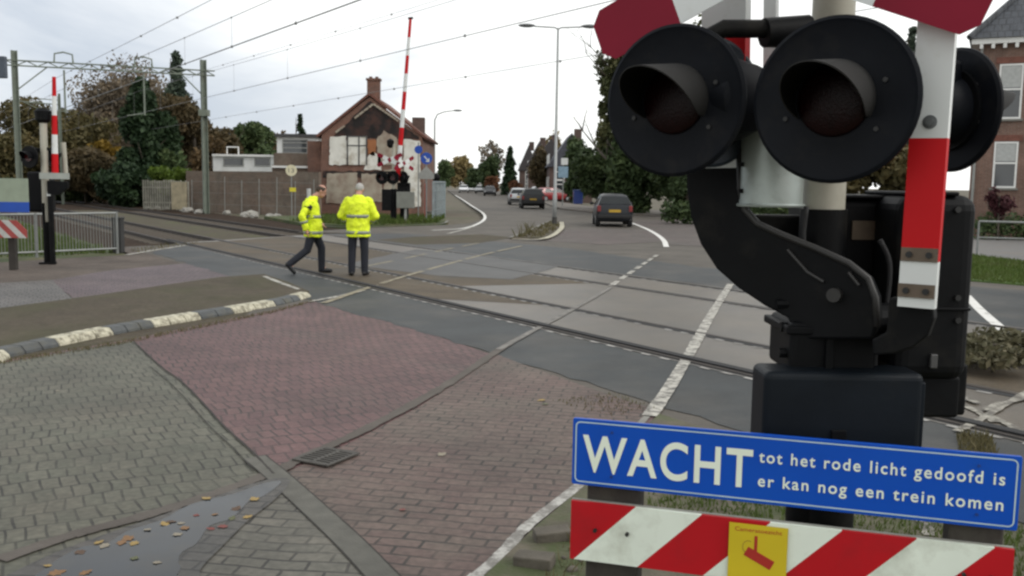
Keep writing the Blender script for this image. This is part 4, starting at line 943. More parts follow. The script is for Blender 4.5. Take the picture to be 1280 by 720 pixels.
# ---- dark terraced houses on the far right side of the road
def far_house(label, px0, px1, ptop, y, roofh, wallm, roofm, dep=10):
    a, b = P(px0, ptop, y), P(px1, ptop, y); w = b.x - a.x; h = a.z - roofh
    o = thing('terraced_house', label, 'house', (a.x, y, 0), 0, 'dark terraced houses along the road'); og = o.location.copy()
    mb = MB(); mb.box((a.x + w / 2, y + dep / 2, h / 2 - 0.1), (w, dep, h + 0.2)); mb.build('wall', wallm, o, og)
    mb = MB(); e_ = 0.3; c = a.x + w / 2
    mb.prism([(a.x - e_, h), (b.x + e_, h), (c, a.z)], (0, y + dep / 2, 0), (1, 0, 0), (0, 0, 1), dep + 0.5); mb.build('roof', roofm, o, og)
    for r in range(2):
        for k in range(max(1, int(w / 2.2))):
            cx = a.x + (k + 0.5) * w / max(1, int(w / 2.2)); window(o, og, (cx, y - 0.005, 1.6 + r * (h - 1.0) / 2), 0.95, 1.5, (1, 0, 0), (0, -1, 0), bars=(0.2,), sill=False, t=0.09)
            
    for k in range(3): window(o, og, (a.x - 0.005, y + 2 + k * 3, 1.8), 1.0, 1.6, (0, 1, 0), (-1, 0, 0), bars=(0.3,), sill=False, t=0.09); window(o, og, (a.x - 0.005, y + 2 + k * 3, 4.4), 1.0, 1.4, (0, 1, 0), (-1, 0, 0), bars=(0.3,), sill=False, t=0.09)
    mb = MB(); mb.box((c + w * 0.18, y + 3, a.z - 0.1), (0.8, 0.6, 1.4)); mb.build('chimney', wallm, o, og)
far_house('leftmost dark terraced house with a low steep roof', 650, 672, 181, 150, 4.0, dark_brick, dark_tile)
far_house('second terraced house with a dark steep gable', 661, 688, 176, 132, 3.4, dark_brick, dark_tile)
far_house('third terraced house of dull red brick behind the lamp column', 673, 705, 173, 116, 2.6, dark_brick, dark_tile)
far_house('nearest terraced house with broad slate roof by the dark trees', 688, 742, 166, 102, 3.6, dark_brick, mat('bluish_roof_tiles', (0.05, 0.052, 0.066), 0.7, 0.2, 5, 0.3))
# ================================================================== STREET FURNITURE
black_p = mat('black_paint', (0.0034, 0.0037, 0.0044), 0.55, 0.3, 4, 0.08, spec=0.14, dirt=(0.017, 0.0155, 0.013), dscale=5, dlo=0.54, dhi=0.78)
cream_p = mat('pole_cream', (0.40, 0.385, 0.32), 0.55, 0.08, 3, 0.05, dirt=(0.28, 0.25, 0.19), dscale=2.5, dlo=0.5)
red_p = mat('signal_red', (0.50, 0.006, 0.010), 0.55, 0.08, 3, 0.03, spec=0.2)
white_p = mat('signal_white', (0.66, 0.68, 0.67), 0.45, 0.05, 3, 0.03, dirt=(0.5, 0.49, 0.44), dscale=5, dlo=0.55, dhi=0.8)
blue_p = mat('sign_blue', (0.006, 0.06, 0.36), 0.4, 0.06, 4)
lens_m = mat('signal_lens', (0.05, 0.005, 0.006), 0.2, 0.1, 20, 0.2)
lamp_grey = mat('lamp_grey', (0.30, 0.31, 0.31), 0.5, 0.1, 3, metal=0.3)
lamp_head = mat('lamp_head', (0.12, 0.125, 0.13), 0.5, 0.1, 3)
UZ = Vector((0, 0, 1))

b = G(693, 280, 0.05); top = P(697, 35, b.y).z
o = thing('street_lamp', 'tall slim street lamp with two arms standing on the central refuge', 'street lamp', b)
mb = MB(); mb.tube([b, b + UZ * 1.3, b + UZ * 1.35, Vector((b.x, b.y, top))], [0.10, 0.10, 0.075, 0.045], 10); mb.build('column', lamp_grey, o, b, smooth=True)
mb = MB(); mb.tube([b, b + UZ * 0.32], 0.115, 10); mb.build('base_band', mat('base_dark', (0.05, 0.048, 0.045), 0.8), o, b)
for sx in (-1, 1):
    e_ = Vector((b.x + sx * 1.05, b.y, top + 0.06))
    mb = MB(); mb.tube([Vector((b.x, b.y, top - 0.05)), Vector((b.x + sx * 0.15, b.y, top + 0.02)), e_], 0.03, 6); mb.build('arm', lamp_grey, o, b)
    mb = MB(); mb.ellipsoid(e_ + Vector((sx * 0.33, 0, 0.03)), (0.38, 0.14, 0.085), 12, 8); mb.build('lamp_head', lamp_head, o, b, smooth=True)
y = 92.0; bb = Vector((P(543, 226, y).x, y, -0.1)); top = P(543, 141, y).z
o = thing('street_lamp', 'single armed street lamp beyond the ruined house on the left kerb', 'street lamp', bb)
mb = MB(); mb.tube([bb, bb + UZ * 1.4, Vector((bb.x, y, top - 0.7)), Vector((bb.x + 0.25, y, top - 0.15)), Vector((bb.x + 0.9, y, top + 0.1)), Vector((bb.x + 1.9, y, top + 0.25))], [0.12, 0.1, 0.07, 0.06, 0.05, 0.05], 8); mb.build('column', lamp_grey, o, bb, smooth=True)
mb = MB(); mb.ellipsoid((bb.x + 2.2, y, top + 0.25), (0.45, 0.16, 0.1), 12, 8); mb.build('lamp_head', lamp_head, o, bb, smooth=True)

def striped_boom(parent, og, a, b, r, n, first_red=True):
    """tapered boom in red and white bands; one part with two materials"""
    mb = MB(); a, b = Vector(a), Vector(b)
    for i in range(n):
        mb.m = 0 if (i % 2 == 0) == first_red else 1
        p, q = a.lerp(b, i / n), a.lerp(b, (i + 1) / n)
        k0, k1 = r * (1 - 0.45 * i / n), r * (1 - 0.45 * (i + 1) / n)
        mb.tube([p, q], [k0, k1], 8)
    return mb.build('boom', [red_p, white_p], parent, og)
def mini_light(parent, og, c, r, dirv, n=20):
    """round black backing board with hood and red lens"""
    d = Vector(dirv).normalized(); c = Vector(c)
    mb = MB(); mb.tube([c - d * 0.12, c - d * 0.02], [r * 0.5, r * 0.55], n); mb.tube([c - d * 0.02, c + d * 0.02], r, n)
    x = d.cross(UZ).normalized(); u = x.cross(d)
    rings = []
    for j in range(13):
        a = R_(-20 + 220 * j / 12); rings.append((a))
    vs = []; 
    for a in rings:
        for rr in (r * 0.44, r * 0.47):
            base = c + (x * math.cos(a) + u * math.sin(a)) * rr; ln = r * (0.45 + 0.45 * max(0, math.sin(a)))
            vs += [base + d * 0.02, base + d * (0.02 + ln)]
    fs = []
    for j in range(12):
        k = j * 4; fs += [(k, k + 1, k + 5, k + 4), (k + 2, k + 6, k + 7, k + 3), (k + 1, k + 3, k + 7, k + 5)]
    mb.add(vs, fs)
    o = mb.build('signal_light', black_p, parent, og)
    mb = MB(); mb.ellipsoid(c + d * 0.02, (r * 0.42,) * 3, 14, 8); 
    lens = MB(); lens.tube([c + d * 0.021, c + d * 0.035], r * 0.42, 16); lens.build('lens', lens_m, o, og)
    return o
def cross_arms(parent, og, c, L_, w, ux, ang, th=0.012, pat=(0.0, 0.3, 0.7, 1.0)):
    """St Andrew's cross: two boards, red ends and red heart on white"""
    ux = Vector(ux).normalized()
    for s_ in (-1, 1):
        d = ux * math.cos(ang) + UZ * math.sin(ang) * s_; n = ux.cross(UZ).normalized(); v = n.cross(d) * -1
        mb = MB(); off = n * (th * 0.55 * s_)
        for lo, hi, m in ((-1, -0.55, 0), (-0.55, -0.12, 1), (-0.12, 0.12, 0), (0.12, 0.55, 1), (0.55, 1, 0)):
            mb.m = m; a, b = c + d * (lo * L_) + off, c + d * (hi * L_) + off
            if lo == -1 or hi == 1:
                k = w * 0.22
                if hi == 1: ol = [(0, -w / 2), ((hi - lo) * L_ - k, -w / 2), ((hi - lo) * L_, -w / 2 + k), ((hi - lo) * L_, w / 2 - k), ((hi - lo) * L_ - k, w / 2), (0, w / 2)]
                else: ol = [(k, -w / 2), ((hi - lo) * L_, -w / 2), ((hi - lo) * L_, w / 2), (k, w / 2), (0, w / 2 - k), (0, -w / 2 + k)]
            else: ol = [(0, -w / 2), ((hi - lo) * L_, -w / 2), ((hi - lo) * L_, w / 2), (0, w / 2)]
            mb.prism(ol, a, d, v, th)
        mb.build('cross_board', [mat('cross_red', (0.20, 0.006, 0.022), 0.55, 0.12, 3, 0.04, spec=0.2), white_p], parent, og)

# far signal by the ruined house
b = G(492, 278, 0.03)
def fs(px, py, dy=0): return P(px, py, b.y + dy)
o = thing('crossing_signal', 'black signal post with red tipped crosses standing in front of the ruined house', 'crossing signal', b)
mb = MB(); mb.tube([b, Vector((b.x, b.y, fs(488, 180).z))], 0.07, 10); mb.build('pole', cream_p, o, b)
mb = MB(); mb.tube([b, b + UZ * 1.5], 0.14, 10); mb.box(b + Vector((-0.28, 0, 1.0)), (0.45, 0.4, 0.95)); mb.build('post_casing', black_p, o, b, bevel=0.02)
mb = MB(); c = fs(488, 182); mb.tube([c - UZ * 0.1, c, c + UZ * 0.22, c + UZ * 0.3], [0.06, 0.16, 0.16, 0.05], 12); mb.build('bell', black_p, o, b)
for px, py, d in ((477.5, 222, (-0.3, -1, 0)), (491, 222, (-0.1, -1, 0)), (505, 223, (0.7, 0.7, 0))): mini_light(o, b, fs(px, py, -0.15), 0.30, d)
cross_arms(o, b, fs(487, 200, -0.1), 0.62, 0.17, (1, -0.2, 0), R_(24))
mb = MB(); mb.bar(fs(478, 215, -0.02), fs(506, 215, -0.02), 0.06, 0.06); mb.build('light_bracket', black_p, o, b)
b2 = Vector((b.x + 0.42, b.y + 0.35, 0.03)); m_ = fs(497, 240, 0.3)
o = thing('crossing_barrier', 'raised red and white barrier in front of the ruined house', 'barrier', b2)
mb = MB(); mb.box(b2 + Vector((0.02, 0, 0.55)), (0.36, 0.36, 1.1)); mb.box(Vector((b2.x, b2.y, m_.z)), (0.55, 0.5, 0.85)); mb.build('drive_housing', black_p, o, b2, bevel=0.04)
mb = MB(); a = Vector((b2.x - 0.05, b2.y - 0.32, m_.z)); mb.prism([(-0.75, -0.16), (-0.2, -0.22), (0.3, -0.1), (0.25, 0.2), (-0.1, 0.2), (-0.7, 0.05)], a, (0.96, -0.1, 0.26), UZ, 0.07); mb.build('counterweight_arm', black_p, o, b2)
mb = MB(); a = fs(496, 238, 0.05); mb.bar(a + Vector((-0.3, 0, -0.12)), a + Vector((0.45, 0, 0.1)), 0.03, 0.16); mb.build('arm_bracket', grey_paint, o, b2)
striped_boom(o, b2, fs(497, 226), fs(513, 24), 0.115, 9)
mb = MB(); c = fs(513.5, 23); mb.tube([c - Vector((0.12, 0, 0)), c + Vector((0.1, 0, 0.02))], 0.05, 8); mb.build('boom_tip', black_p, o, b2)
cross_arms(o, b2, fs(505, 204, -0.4), 0.58, 0.16, (0.75, 0.66, 0), R_(28))
mb = MB(); c = fs(507, 250, -0.2); mb.box((c.x, c.y, c.z), (0.78, 0.3, 0.72)); cbn = mb.build('control_cabinet', mat('cabinet_grey', (0.17, 0.175, 0.155), 0.7, 0.15, 3), None, (c.x, c.y, 0.03), bevel=0.015)
mb = MB(); mb.box((c.x, c.y, (c.z - 0.36) / 2), (0.1, 0.1, c.z - 0.36)); mb.build('stand', grey_paint, cbn, (c.x, c.y, 0.03)); tag(cbn, 'grey green control cabinet beside the far barrier', 'cabinet')

# traffic signs
b = G(539, 277, 0.03); o = thing('traffic_sign', 'round blue traffic sign on a post above a dark panel right of the ruined house', 'traffic sign', b); c = P(533, 198, b.y); pt_ = Vector((c.x, b.y, 0.03))
mb = MB(); mb.tube([Vector((c.x, b.y + 0.05, 0.03)), Vector((c.x, b.y + 0.05, c.z + 0.3))], 0.035, 8); mb.build('post', grey_steel, o, b)
mb = MB(); mb.tube([c + Vector((0, -0.01, 0)), c + Vector((0, 0.01, 0))], 0.27, 24); mb.build('blue_disc', blue_p, o, b)
mb = MB(); mb.bar(c + Vector((-0.1, -0.016, 0.1)), c + Vector((0.08, -0.016, -0.1)), 0.004, 0.05, (0.7, 0, 0.7)); mb.prism([(0.14, -0.16), (0.13, 0.02), (-0.04, -0.15)], c + Vector((0, -0.016, 0)), (1, 0, 0), UZ, 0.004); mb.build('arrow', white_p, o, b)
mb = MB(); q = c + Vector((0, 0, -0.72)); mb.prism([(-0.36, -0.22), (0.36, -0.22), (0.36, 0.02), (0, 0.36), (-0.36, 0.02)], q, (1, 0, 0), UZ, 0.02); mb.build('lower_panel', grey_paint, o, b)
mb = MB(); c2 = P(523, 187, b.y + 1); mb.tube([c2, c2 + Vector((0, 0.03, 0))], 0.19, 20); o2 = mb.build('wall_sign', blue_p, None, c2)
tag(o2, 'small round blue sign fixed on the corner of the ruined house', 'sign')
mb = MB(); mb.tube([P(523, 178, b.y + 1) + Vector((0, 0.05, 0)), Vector((c2.x, b.y + 1.05, 0))], 0.03, 6); mb.build('post', grey_steel, o2, c2)
y = 50.5; c = P(364, 213, y); b = Vector((c.x, y, -0.1)); o = thing('speed_sign', 'round cream railway speed sign above a small yellow plate on a thin post', 'railway sign', b)
mb = MB(); mb.tube([b, Vector((c.x, y + 0.04, c.z + 0.3))], 0.03, 6); mb.build('post', grey_steel, o, b)
mb = MB(); mb.tube([c, c + Vector((0, 0.02, 0))], 0.30, 24); mb.build('disc', mat('sign_cream', (0.62, 0.57, 0.40), 0.6, 0.05), o, b)
text_mesh('number', '13', mat('sign_grey_text', (0.16, 0.15, 0.12), 0.7), o, Matrix.Translation(c + Vector((-0.15, -0.004, -0.11)) - b) @ Matrix.Rotation(PI / 2, 4, 'X'), width=0.30, size=0.32)
mb = MB(); c3 = P(366, 237, y); mb.box((c3.x, y - 0.01, c3.z), (0.34, 0.02, 0.22)); mb.build('yellow_plate', mat('sign_yellow', (0.60, 0.52, 0.03), 0.6, 0.05), o, b)
mb = MB(); c4 = P(386, 238, 52); mb.tube([Vector((c4.x, 52, -0.1)), Vector((c4.x, 52, c4.z))], 0.05, 8); mb.tube([Vector((c4.x, 52, c4.z - 0.7)), Vector((c4.x, 52, c4.z + 0.1))], 0.11, 10); tag(mb.build('marker_post', mat('marker_white', (0.5, 0.51, 0.5), 0.7), None, (c4.x, 52, -0.1)), 'short whitish marker post just left of the walking man', 'post')
# galvanised site fence
o = thing('site_fence', 'blue grey galvanised site fence standing by the kerb at the ruined house corner', 'fence', G(548, 275, 0.03)); og = o.location.copy(); fm_ = mat('fence_blue_grey', (0.27, 0.32, 0.34), 0.5, 0.15, 4, metal=0.3)
a, c = G(541, 276, 0.03), G(556, 271.5, 0.03); h = 1.85; mb = MB()
for p in (a, c): mb.tube([p, p + UZ * h], 0.035, 8)
for z in (0.1, h - 0.02): mb.tube([a + UZ * z, c + UZ * z], 0.03, 6)
mb.build('frame', fm_, o, og); mb = MB()
for i in range(1, 26): p = a.lerp(c, i / 26); mb.tube([p + UZ * 0.1, p + UZ * h], 0.012, 4)
for z in (0.5, 0.95, 1.4): mb.tube([a + UZ * z, c + UZ * z], 0.012, 4)
mb.build('mesh_panel', fm_, o, og)
p = G(532, 275, 0.03); mb = MB(); mb.tube([p, p + UZ * 1.7], 0.07, 8); mb.tube([p + UZ * 1.7, p + UZ * 1.75], [0.07, 0.03], 8); tag(mb.build('marker_post', mat('faded_orange', (0.33, 0.10, 0.07), 0.7, 0.15), None, p), 'faded red orange post between the blue sign and the site fence', 'post')
p = G(515, 277, 0.03)
mb = MB(); p = P(545, 222, 52); mb.ellipsoid(p, (0.22, 0.2, 0.24), 10, 8); mb.tube([p, Vector((p.x, p.y, 0))], 0.04, 6); tag(mb.build('traffic_lamp', black_p, None, (p.x, p.y, 0)), 'small dark round lamp on a post behind the site fence', 'lamp')

# ---- left-hand signal and barrier
b = G(60, 331, -0.02); y0 = b.y
def ls(px, py, dy=0): return P(px, py, y0 + dy)
o = thing('crossing_signal', 'cream signal pole with black lamps at the left edge beside the path fence', 'crossing signal', b)
pz = ls(56, 226); mb = MB(); mb.tube([Vector((pz.x, y0, 0.9)), Vector((ls(54, 150).x, y0, ls(54, 150).z))], 0.075, 12); mb.build('pole', cream_p, o, b)
mb = MB(); c = ls(54, 150); mb.tube([c - UZ * 0.06, c + UZ * 0.0, c + UZ * 0.18, c + UZ * 0.24], [0.09, 0.15, 0.17, 0.1], 14); mb.build('bell', black_p, o, b)
mb = MB(); mb.tube([b, Vector((b.x, y0, 1.3))], 0.075, 12); mb.box(b + Vector((0.0, 0, 0.03)), (0.26, 0.26, 0.06)); mb.build('post_casing', black_p, o, b)
mini_light(o, b, ls(37, 196, -0.2), 0.23, (-0.35, -0.95, 0)); mini_light(o, b, ls(66, 196, 0.2), 0.2, (0.5, 0.85, 0))
mb = MB(); mb.bar(ls(37, 188), ls(60, 186), 0.05, 0.06); mb.bar(ls(44, 186, .1), ls(66, 190, .1), 0.05, 0.05); mb.build('light_bracket', black_p, o, b)
b2 = Vector((ls(70, 330).x + 0.03, y0 + 0.25, -0.02))
o = thing('crossing_barrier', 'raised red and white barrier at the left edge with black drive box', 'barrier', b2)
c = ls(52, 240, 0.2); mb = MB(); mb.box((c.x, c.y, (c.z)), (0.42, 0.42, 0.85)); mb.box((c.x + 0.12, c.y, c.z - 0.8), (0.2, 0.2, 0.85)); mb.build('drive_housing', black_p, o, b2, bevel=0.05)
mb = MB(); c = ls(72, 233, -0.1); mb.prism([(-0.2, -0.16), (0.02, -0.18), (0.22, -0.03), (0.24, 0.1), (-0.2, 0.12)], c, (1, 0, 0), UZ, 0.09); mb.tube([c + Vector((-0.16, 0, -0.2)), Vector((c.x - 0.16, c.y, 0.0))], 0.06, 8); mb.build('counterweight_arm', black_p, o, b2)
mb = MB(); c = ls(68, 220, -0.16); mb.box(c, (0.62, 0.03, 0.13)); mb.build('arm_bracket', mat('bracket_pale', (0.32, 0.34, 0.31), 0.6, 0.1), o, b2)
mb = MB(); c = ls(61, 243, -0.12); mb.box(c, (0.07, 0.03, 0.09)); mb.build('reflector', white_p, o, b2)
striped_boom(o, b2, ls(69, 216), ls(67.5, 96), 0.072, 5)
mb = MB(); q = ls(79, 178, 0.3); mb.tube([Vector((q.x, q.y, q.z)), Vector((q.x + 0.03, q.y, ls(80, 222).z))], 0.055, 8); mb.build('second_boom', cream_p, o, b2)
# left information board and striped board
y = 18.6; a, c = P(-48, 222, y), P(34.5, 222, y); zb = P(0, 265, y).z; b = Vector(((a.x + c.x) / 2, y, 0)); w = c.x - a.x
o = thing('notice_board', 'pale green board with blue lower band on posts at the left edge', 'sign', b)
mb = MB(); mb.box((b.x, y, (a.z + zb) / 2 + 0.1), (w, 0.03, a.z - zb - 0.2)); mb.build('board', mat('board_pale', (0.25, 0.295, 0.225), 0.7, 0.08), o, b)
mb = MB(); mb.box((b.x, y - 0.003, zb + 0.1), (w, 0.034, 0.2)); mb.build('blue_band', blue_p, o, b)
o2 = thing('striped_board', 'small red and white striped board on a dark post below the left notice board', 'barrier board', (b.x, y, 0))
z1, z0 = P(0, 275, y).z, P(0, 297, y).z
def stripes(mb, x0, x1, z0, z1, yf, n, off=0.0, slant=1.0, th=0.02):
    h = z1 - z0; pitch = (x1 - x0) / n
    i = -3
    while True:
        s0 = x0 + (i + off) * pitch; 
        if s0 > x1: break
        quad = [(s0, z0), (s0 + pitch, z0), (s0 + pitch + h * slant, z1), (s0 + h * slant, z1)]
        # clip to x0..x1
        def clip(poly, lim, keep):
            o = []
            for k in range(len(poly)):
                p, q = poly[k], poly[(k + 1) % len(poly)]; ip, iq = keep(p[0]), keep(q[0])
                if ip: o.append(p)
                if ip != iq: t = (lim - p[0]) / (q[0] - p[0]); o.append((lim, p[1] + t * (q[1] - p[1])))
            return o
        q = clip(quad, x0, lambda v: v >= x0 - 1e-9)
        if q: q = clip(q, x1, lambda v: v <= x1 + 1e-9)
        if len(q) >= 3:
            mb.m = i % 2; mb.prism(q, (0, yf + th / 2, 0), (1, 0, 0), UZ, th)
        i += 1
x1 = P(33, 285, y - .05).x; mb = MB(); stripes(mb, x1 - 1.2, x1, z0, z1, y - 0.05, 8, slant=-1.0); mb.build('board', [mat('old_red', (0.30, 0.05, 0.045), 0.7, 0.2, 5), mat('old_white', (0.42, 0.42, 0.40), 0.7, 0.2, 5)], o2, (b.x, y, 0))
mb = MB(); px_ = P(12, 285, y); mb.box((px_.x, y + 0.09, 0.48), (0.13, 0.11, 0.96)); mb.box((px_.x - 0.95, y + 0.09, 0.48), (0.13, 0.11, 0.96)); mb.build('post', mat('dark_timber', (0.035, 0.03, 0.026), 0.9, 0.25, 4, 0.3), o2, (b.x, y, 0))
# path fence
a, c = G(-55, 327, -0.01), G(147, 317, -0.01); mid_ = G(46, 322, -0.01)
o = thing('path_fence', 'low galvanised bar fence along the path at the left', 'fence', mid_); h = 1.0
mb = MB()
for p in (a, mid_, c): mb.tube([p, p + UZ * (h + 0.03)], 0.035, 8)
mb.build('post', grey_steel, o, mid_)
mb = MB()
for z in (h, 0.13): mb.tube([a + UZ * z, c + UZ * z], 0.026, 8)
mb.build('rail', grey_steel, o, mid_); mb = MB(); n = 50
for i in range(1, n):
    p = a.lerp(c, i / n); mb.tube([p + UZ * 0.13, p + UZ * h], 0.009, 5)
mb.build('bars', grey_steel, o, mid_)
p = G(138, 317.5, -0.01) + Vector((0, 0.5, 0)); mb = MB(); mb.box(p + UZ * 0.42, (0.22, 0.22, 0.84)); mb.box(p + UZ * 0.86, (0.25, 0.25, 0.05)); tag(mb.build('dark_bollard', mat('bollard_dark', (0.03, 0.03, 0.03), 0.8), None, p, bevel=0.012), 'dark square bollard behind the right end of the path fence', 'bollard')
# railway signal board at the very left
y = 34; c = P(-3, 84, y); b = Vector((c.x - 0.25, y, -0.1)); o = thing('railway_signal', 'dark blue grey signal board at the top left edge', 'railway signal', b)
mb = MB(); mb.box(c, (0.62, 0.2, 0.76)); mb.build('board', mat('signal_board', (0.06, 0.075, 0.10), 0.6), o, b, bevel=0.03)
mb = MB(); mb.tube([b, Vector((b.x, y + 0.2, c.z + 0.3))], 0.09, 10); mb.bar((b.x, y + 0.2, c.z), (c.x, y + 0.1, c.z), 0.08, 0.08); mb.build('post', green_steel, o, b)
# guard rail at the right
a, c = G(1221, 319, 0.02), G(1300, 322, 0.02); o = thing('guard_rail', 'galvanised tube railing between the lawn and the grey path at the right', 'railing', a); mb = MB()
for p in (a, a.lerp(c, 1.0), a.lerp(c, 2.0)): mb.tube([p, p + UZ * 0.95], 0.03, 8)
mb.build('post', grey_steel, o, a); mb = MB(); mb.tube([a + UZ * 0.95, a.lerp(c, 2) + UZ * 0.95], 0.03, 8); mb.tube([a + UZ * 0.5, a.lerp(c, 2) + UZ * 0.5], 0.022, 8); mb.build('rail', grey_steel, o, a)
# drain grate
dc = G(408, 571, 0.019); d = (G(440, 553) - G(375, 578)).normalized(); an = math.atan2(d.y, d.x)
o = thing('drain_grate', 'cast iron drain grate in the gutter of the brick paving', 'drain', dc, an)
o.scale = (0.78, 0.8, 1)
gm = mat('cast_iron', (0.075, 0.069, 0.061), 0.7, 0.2, 10, 0.3, metal=0.3)
mb = MB()
for s_ in (-1, 1): mb.box((0, s_ * 0.17, 0.004), (0.44, 0.03, 0.01)); mb.box((s_ * 0.205, 0, 0.004), (0.03, 0.32, 0.01))
mb.box((0, 0, 0.004), (0.40, 0.03, 0.01))
for i in range(8): mb.box((-0.175 + i * 0.05, 0, 0.004), (0.022, 0.33, 0.009))
mb.build('grate', gm, o); mb = MB(); mb.box((0, 0, 0.0), (0.42, 0.34, 0.004)); mb.build('pit_shade', rubber, o)  # flat dark sheet below the bars, stands for the shade of a pit

# ================================================================== CARS
tyre = mat('tyre', (0.018, 0.018, 0.019), 0.85); rim_m = mat('wheel_rim', (0.30, 0.31, 0.32), 0.4, 0.1, 4, metal=0.7)
car_glass = mat('car_glass', (0.010, 0.013, 0.015), 0.08, 0.1, 2, spec=0.4)
tail_m = mat('tail_light', (0.20, 0.02, 0.02), 0.4); head_m = mat('head_light', (0.55, 0.56, 0.57), 0.15); plate_y = mat('plate_yellow', (0.42, 0.26, 0.02), 0.5); trim_b = mat('black_trim', (0.010, 0.010, 0.011), 0.7)
pl_txt = mat('plate_text', (0.03, 0.03, 0.03), 0.6)
def make_car(label, loc, rz, paint, W_=1.66, Hs=1.0, Ls=1.0, kind='hatch', group=None, plate=None):
    o = thing('parked_car' if group else 'driving_car', label, 'car', loc, rz, group); w = W_ / 2
    #      y     zbot zbelt ztop  half-width
    if kind == 'hatch': st = [(-1.93, .42, .60, .61, .80), (-1.90, .30, .84, .85, .95), (-1.80, .24, .90, .95, 1), (-1.50, .21, .93, 1.33, 1), (-1.30, .20, .93, 1.41, 1), (0, .20, .92, 1.44, 1), (.35, .20, .91, 1.37, 1), (1.08, .20, .88, .93, 1), (1.70, .22, .74, .78, .96), (1.92, .30, .60, .62, .84)]
    else: st = [(-2.15, .42, .62, .63, .82), (-2.12, .30, .88, .89, .95), (-2.05, .25, .95, .98, 1), (-1.88, .22, .96, 1.36, 1), (-1.75, .20, .96, 1.46, 1), (0, .20, .94, 1.48, 1), (.35, .20, .93, 1.40, 1), (1.12, .20, .90, .95, 1), (1.85, .22, .78, .82, .96), (2.10, .30, .62, .64, .84)]
    st = [(y * Ls, a * 1.0, b * Hs, c * Hs, k) for y, a, b, c, k in st]
    def ring(s_):
        y, zb, zl, zt, k = s_; ww = w * k; wr = ww * (0.94 - 0.24 * min(1, max(0, (zt - zl) / 0.45)))
        half = [(0, zb), (ww * 0.86, zb), (ww * 0.97, zb + 0.14), (ww, (zb + zl) / 2 + 0.08), (ww * 0.98, zl), (wr, zt - 0.05 * min(1, (zt - zl) / 0.3 + 0.1)), (wr * 0.72, zt), (0, zt + 0.012)]
        return [Vector((x, y, z)) for x, z in half] + [Vector((-x, y, z)) for x, z in reversed(half[1:-1])]
    mb = MB(); mb.ring_loft([ring(s_) for s_ in st]); body = mb.build('body', paint, o, smooth=True, angle=40)
    def glass(i, j, f0, f1, nm):
        a, b = st[i], st[j]
        def pt(f, sx):
            y = a[0] + (b[0] - a[0]) * f; zt = a[3] + (b[3] - a[3]) * f; k = w * (0.92 - 0.24 * min(1, max(0, (zt - a[2]) / 0.45)))
            return Vector((sx * k, y, zt))
        n = Vector((0, -(b[3] - a[3]), (b[0] - a[0]))).normalized(); n = n if n.z > 0 else -n
        q = [pt(f0, -1), pt(f0, 1), pt(f1, 0.97), pt(f1, -0.97)]; m_ = MB(); m_.add([v + n * 0.014 for v in q], [(0, 1, 2, 3)]); m_.build(nm, car_glass, o)
    glass(2, 3, 0.10, 0.92, 'rear_window'); glass(7, 6, 0.08, 0.94, 'windscreen')
    zt, zl = st[5][3], st[5][2]
    for sx in (-1, 1):
        for y0_, y1_, y0t, y1t in ((st[3][0] + 0.02, -0.42, st[4][0] + 0.10, -0.40), (-0.32, st[7][0] - 0.18, -0.30, st[6][0] - 0.05)):
            m_ = MB(); x0, x1 = w * 0.985, w * 0.715; zz0, zz1 = zl + 0.02, zt - 0.09
            m_.add([(sx * x0, y0_, zz0), (sx * x0, y1_, zz0), (sx * x1, y1t, zz1), (sx * x1, y0t, zz1)], [(0, 1, 2, 3)]); m_.build('side_window', car_glass, o)
        for y in (st[0][0] + 0.62, st[-1][0] - 0.70):
            m_ = MB(); m_.tube([(sx * (w - 0.19), y, 0.30), (sx * (w + 0.005), y, 0.30)], 0.30, 20); wh = m_.build('wheel', tyre, o, bevel=0.02)
            m_ = MB(); m_.tube([(sx * (w - 0.1), y, 0.30), (sx * (w + 0.015), y, 0.30)], 0.185, 16); m_.build('rim', rim_m, wh)
        m_ = MB(); m_.box((sx * w * 0.86, st[1][0] + 0.02, 0.80 * Hs), (0.15, 0.14, 0.26)); m_.build('tail_light', tail_m, o, bevel=0.02)
        m_ = MB(); m_.box((sx * w * 0.72, st[-1][0] - 0.10, 0.60 * Hs), (0.30, 0.20, 0.13)); m_.build('head_light', head_m, o, bevel=0.02)
        m_ = MB(); m_.ellipsoid((sx * (w + 0.09), st[7][0] - 0.35, zl + 0.06), (0.1, 0.06, 0.07), 10, 6); m_.build('mirror', trim_b, o, smooth=True)
    m_ = MB(); m_.box((0, st[0][0] + 0.03, 0.46), (W_ * 0.93, 0.16, 0.18)); m_.build('rear_bumper', trim_b, o, bevel=0.04)
    m_ = MB(); m_.box((0, st[-1][0] - 0.04, 0.42), (W_ * 0.86, 0.14, 0.2)); m_.build('front_bumper', trim_b, o, bevel=0.04)
    m_ = MB(); m_.box((0, st[1][0] - 0.02, 0.70 * Hs), (0.52, 0.03, 0.115)); pl = m_.build('number_plate', plate_y, o)
    return o
def heading(px, py, a): p = G(px, py, 0.006); return p, a
dk_car = mat('car_dark', (0.008, 0.010, 0.014), 0.4, 0.05, 2, spec=0.3, coat=0.15); silver = mat('car_silver', (0.36, 0.37, 0.38), 0.35, 0.04, 2, metal=0.5, coat=0.5); blackc = mat('car_black', (0.006, 0.006, 0.007), 0.4, 0.05, 2, spec=0.3, coat=0.15); whitec = mat('car_white', (0.62, 0.63, 0.64), 0.3, 0.03, 2, coat=0.5); redc = mat('car_red', (0.26, 0.015, 0.018), 0.3, 0.05, 2, coat=0.5); bluec = mat('car_blue', (0.02, 0.05, 0.22), 0.3, 0.05, 2, coat=0.5)
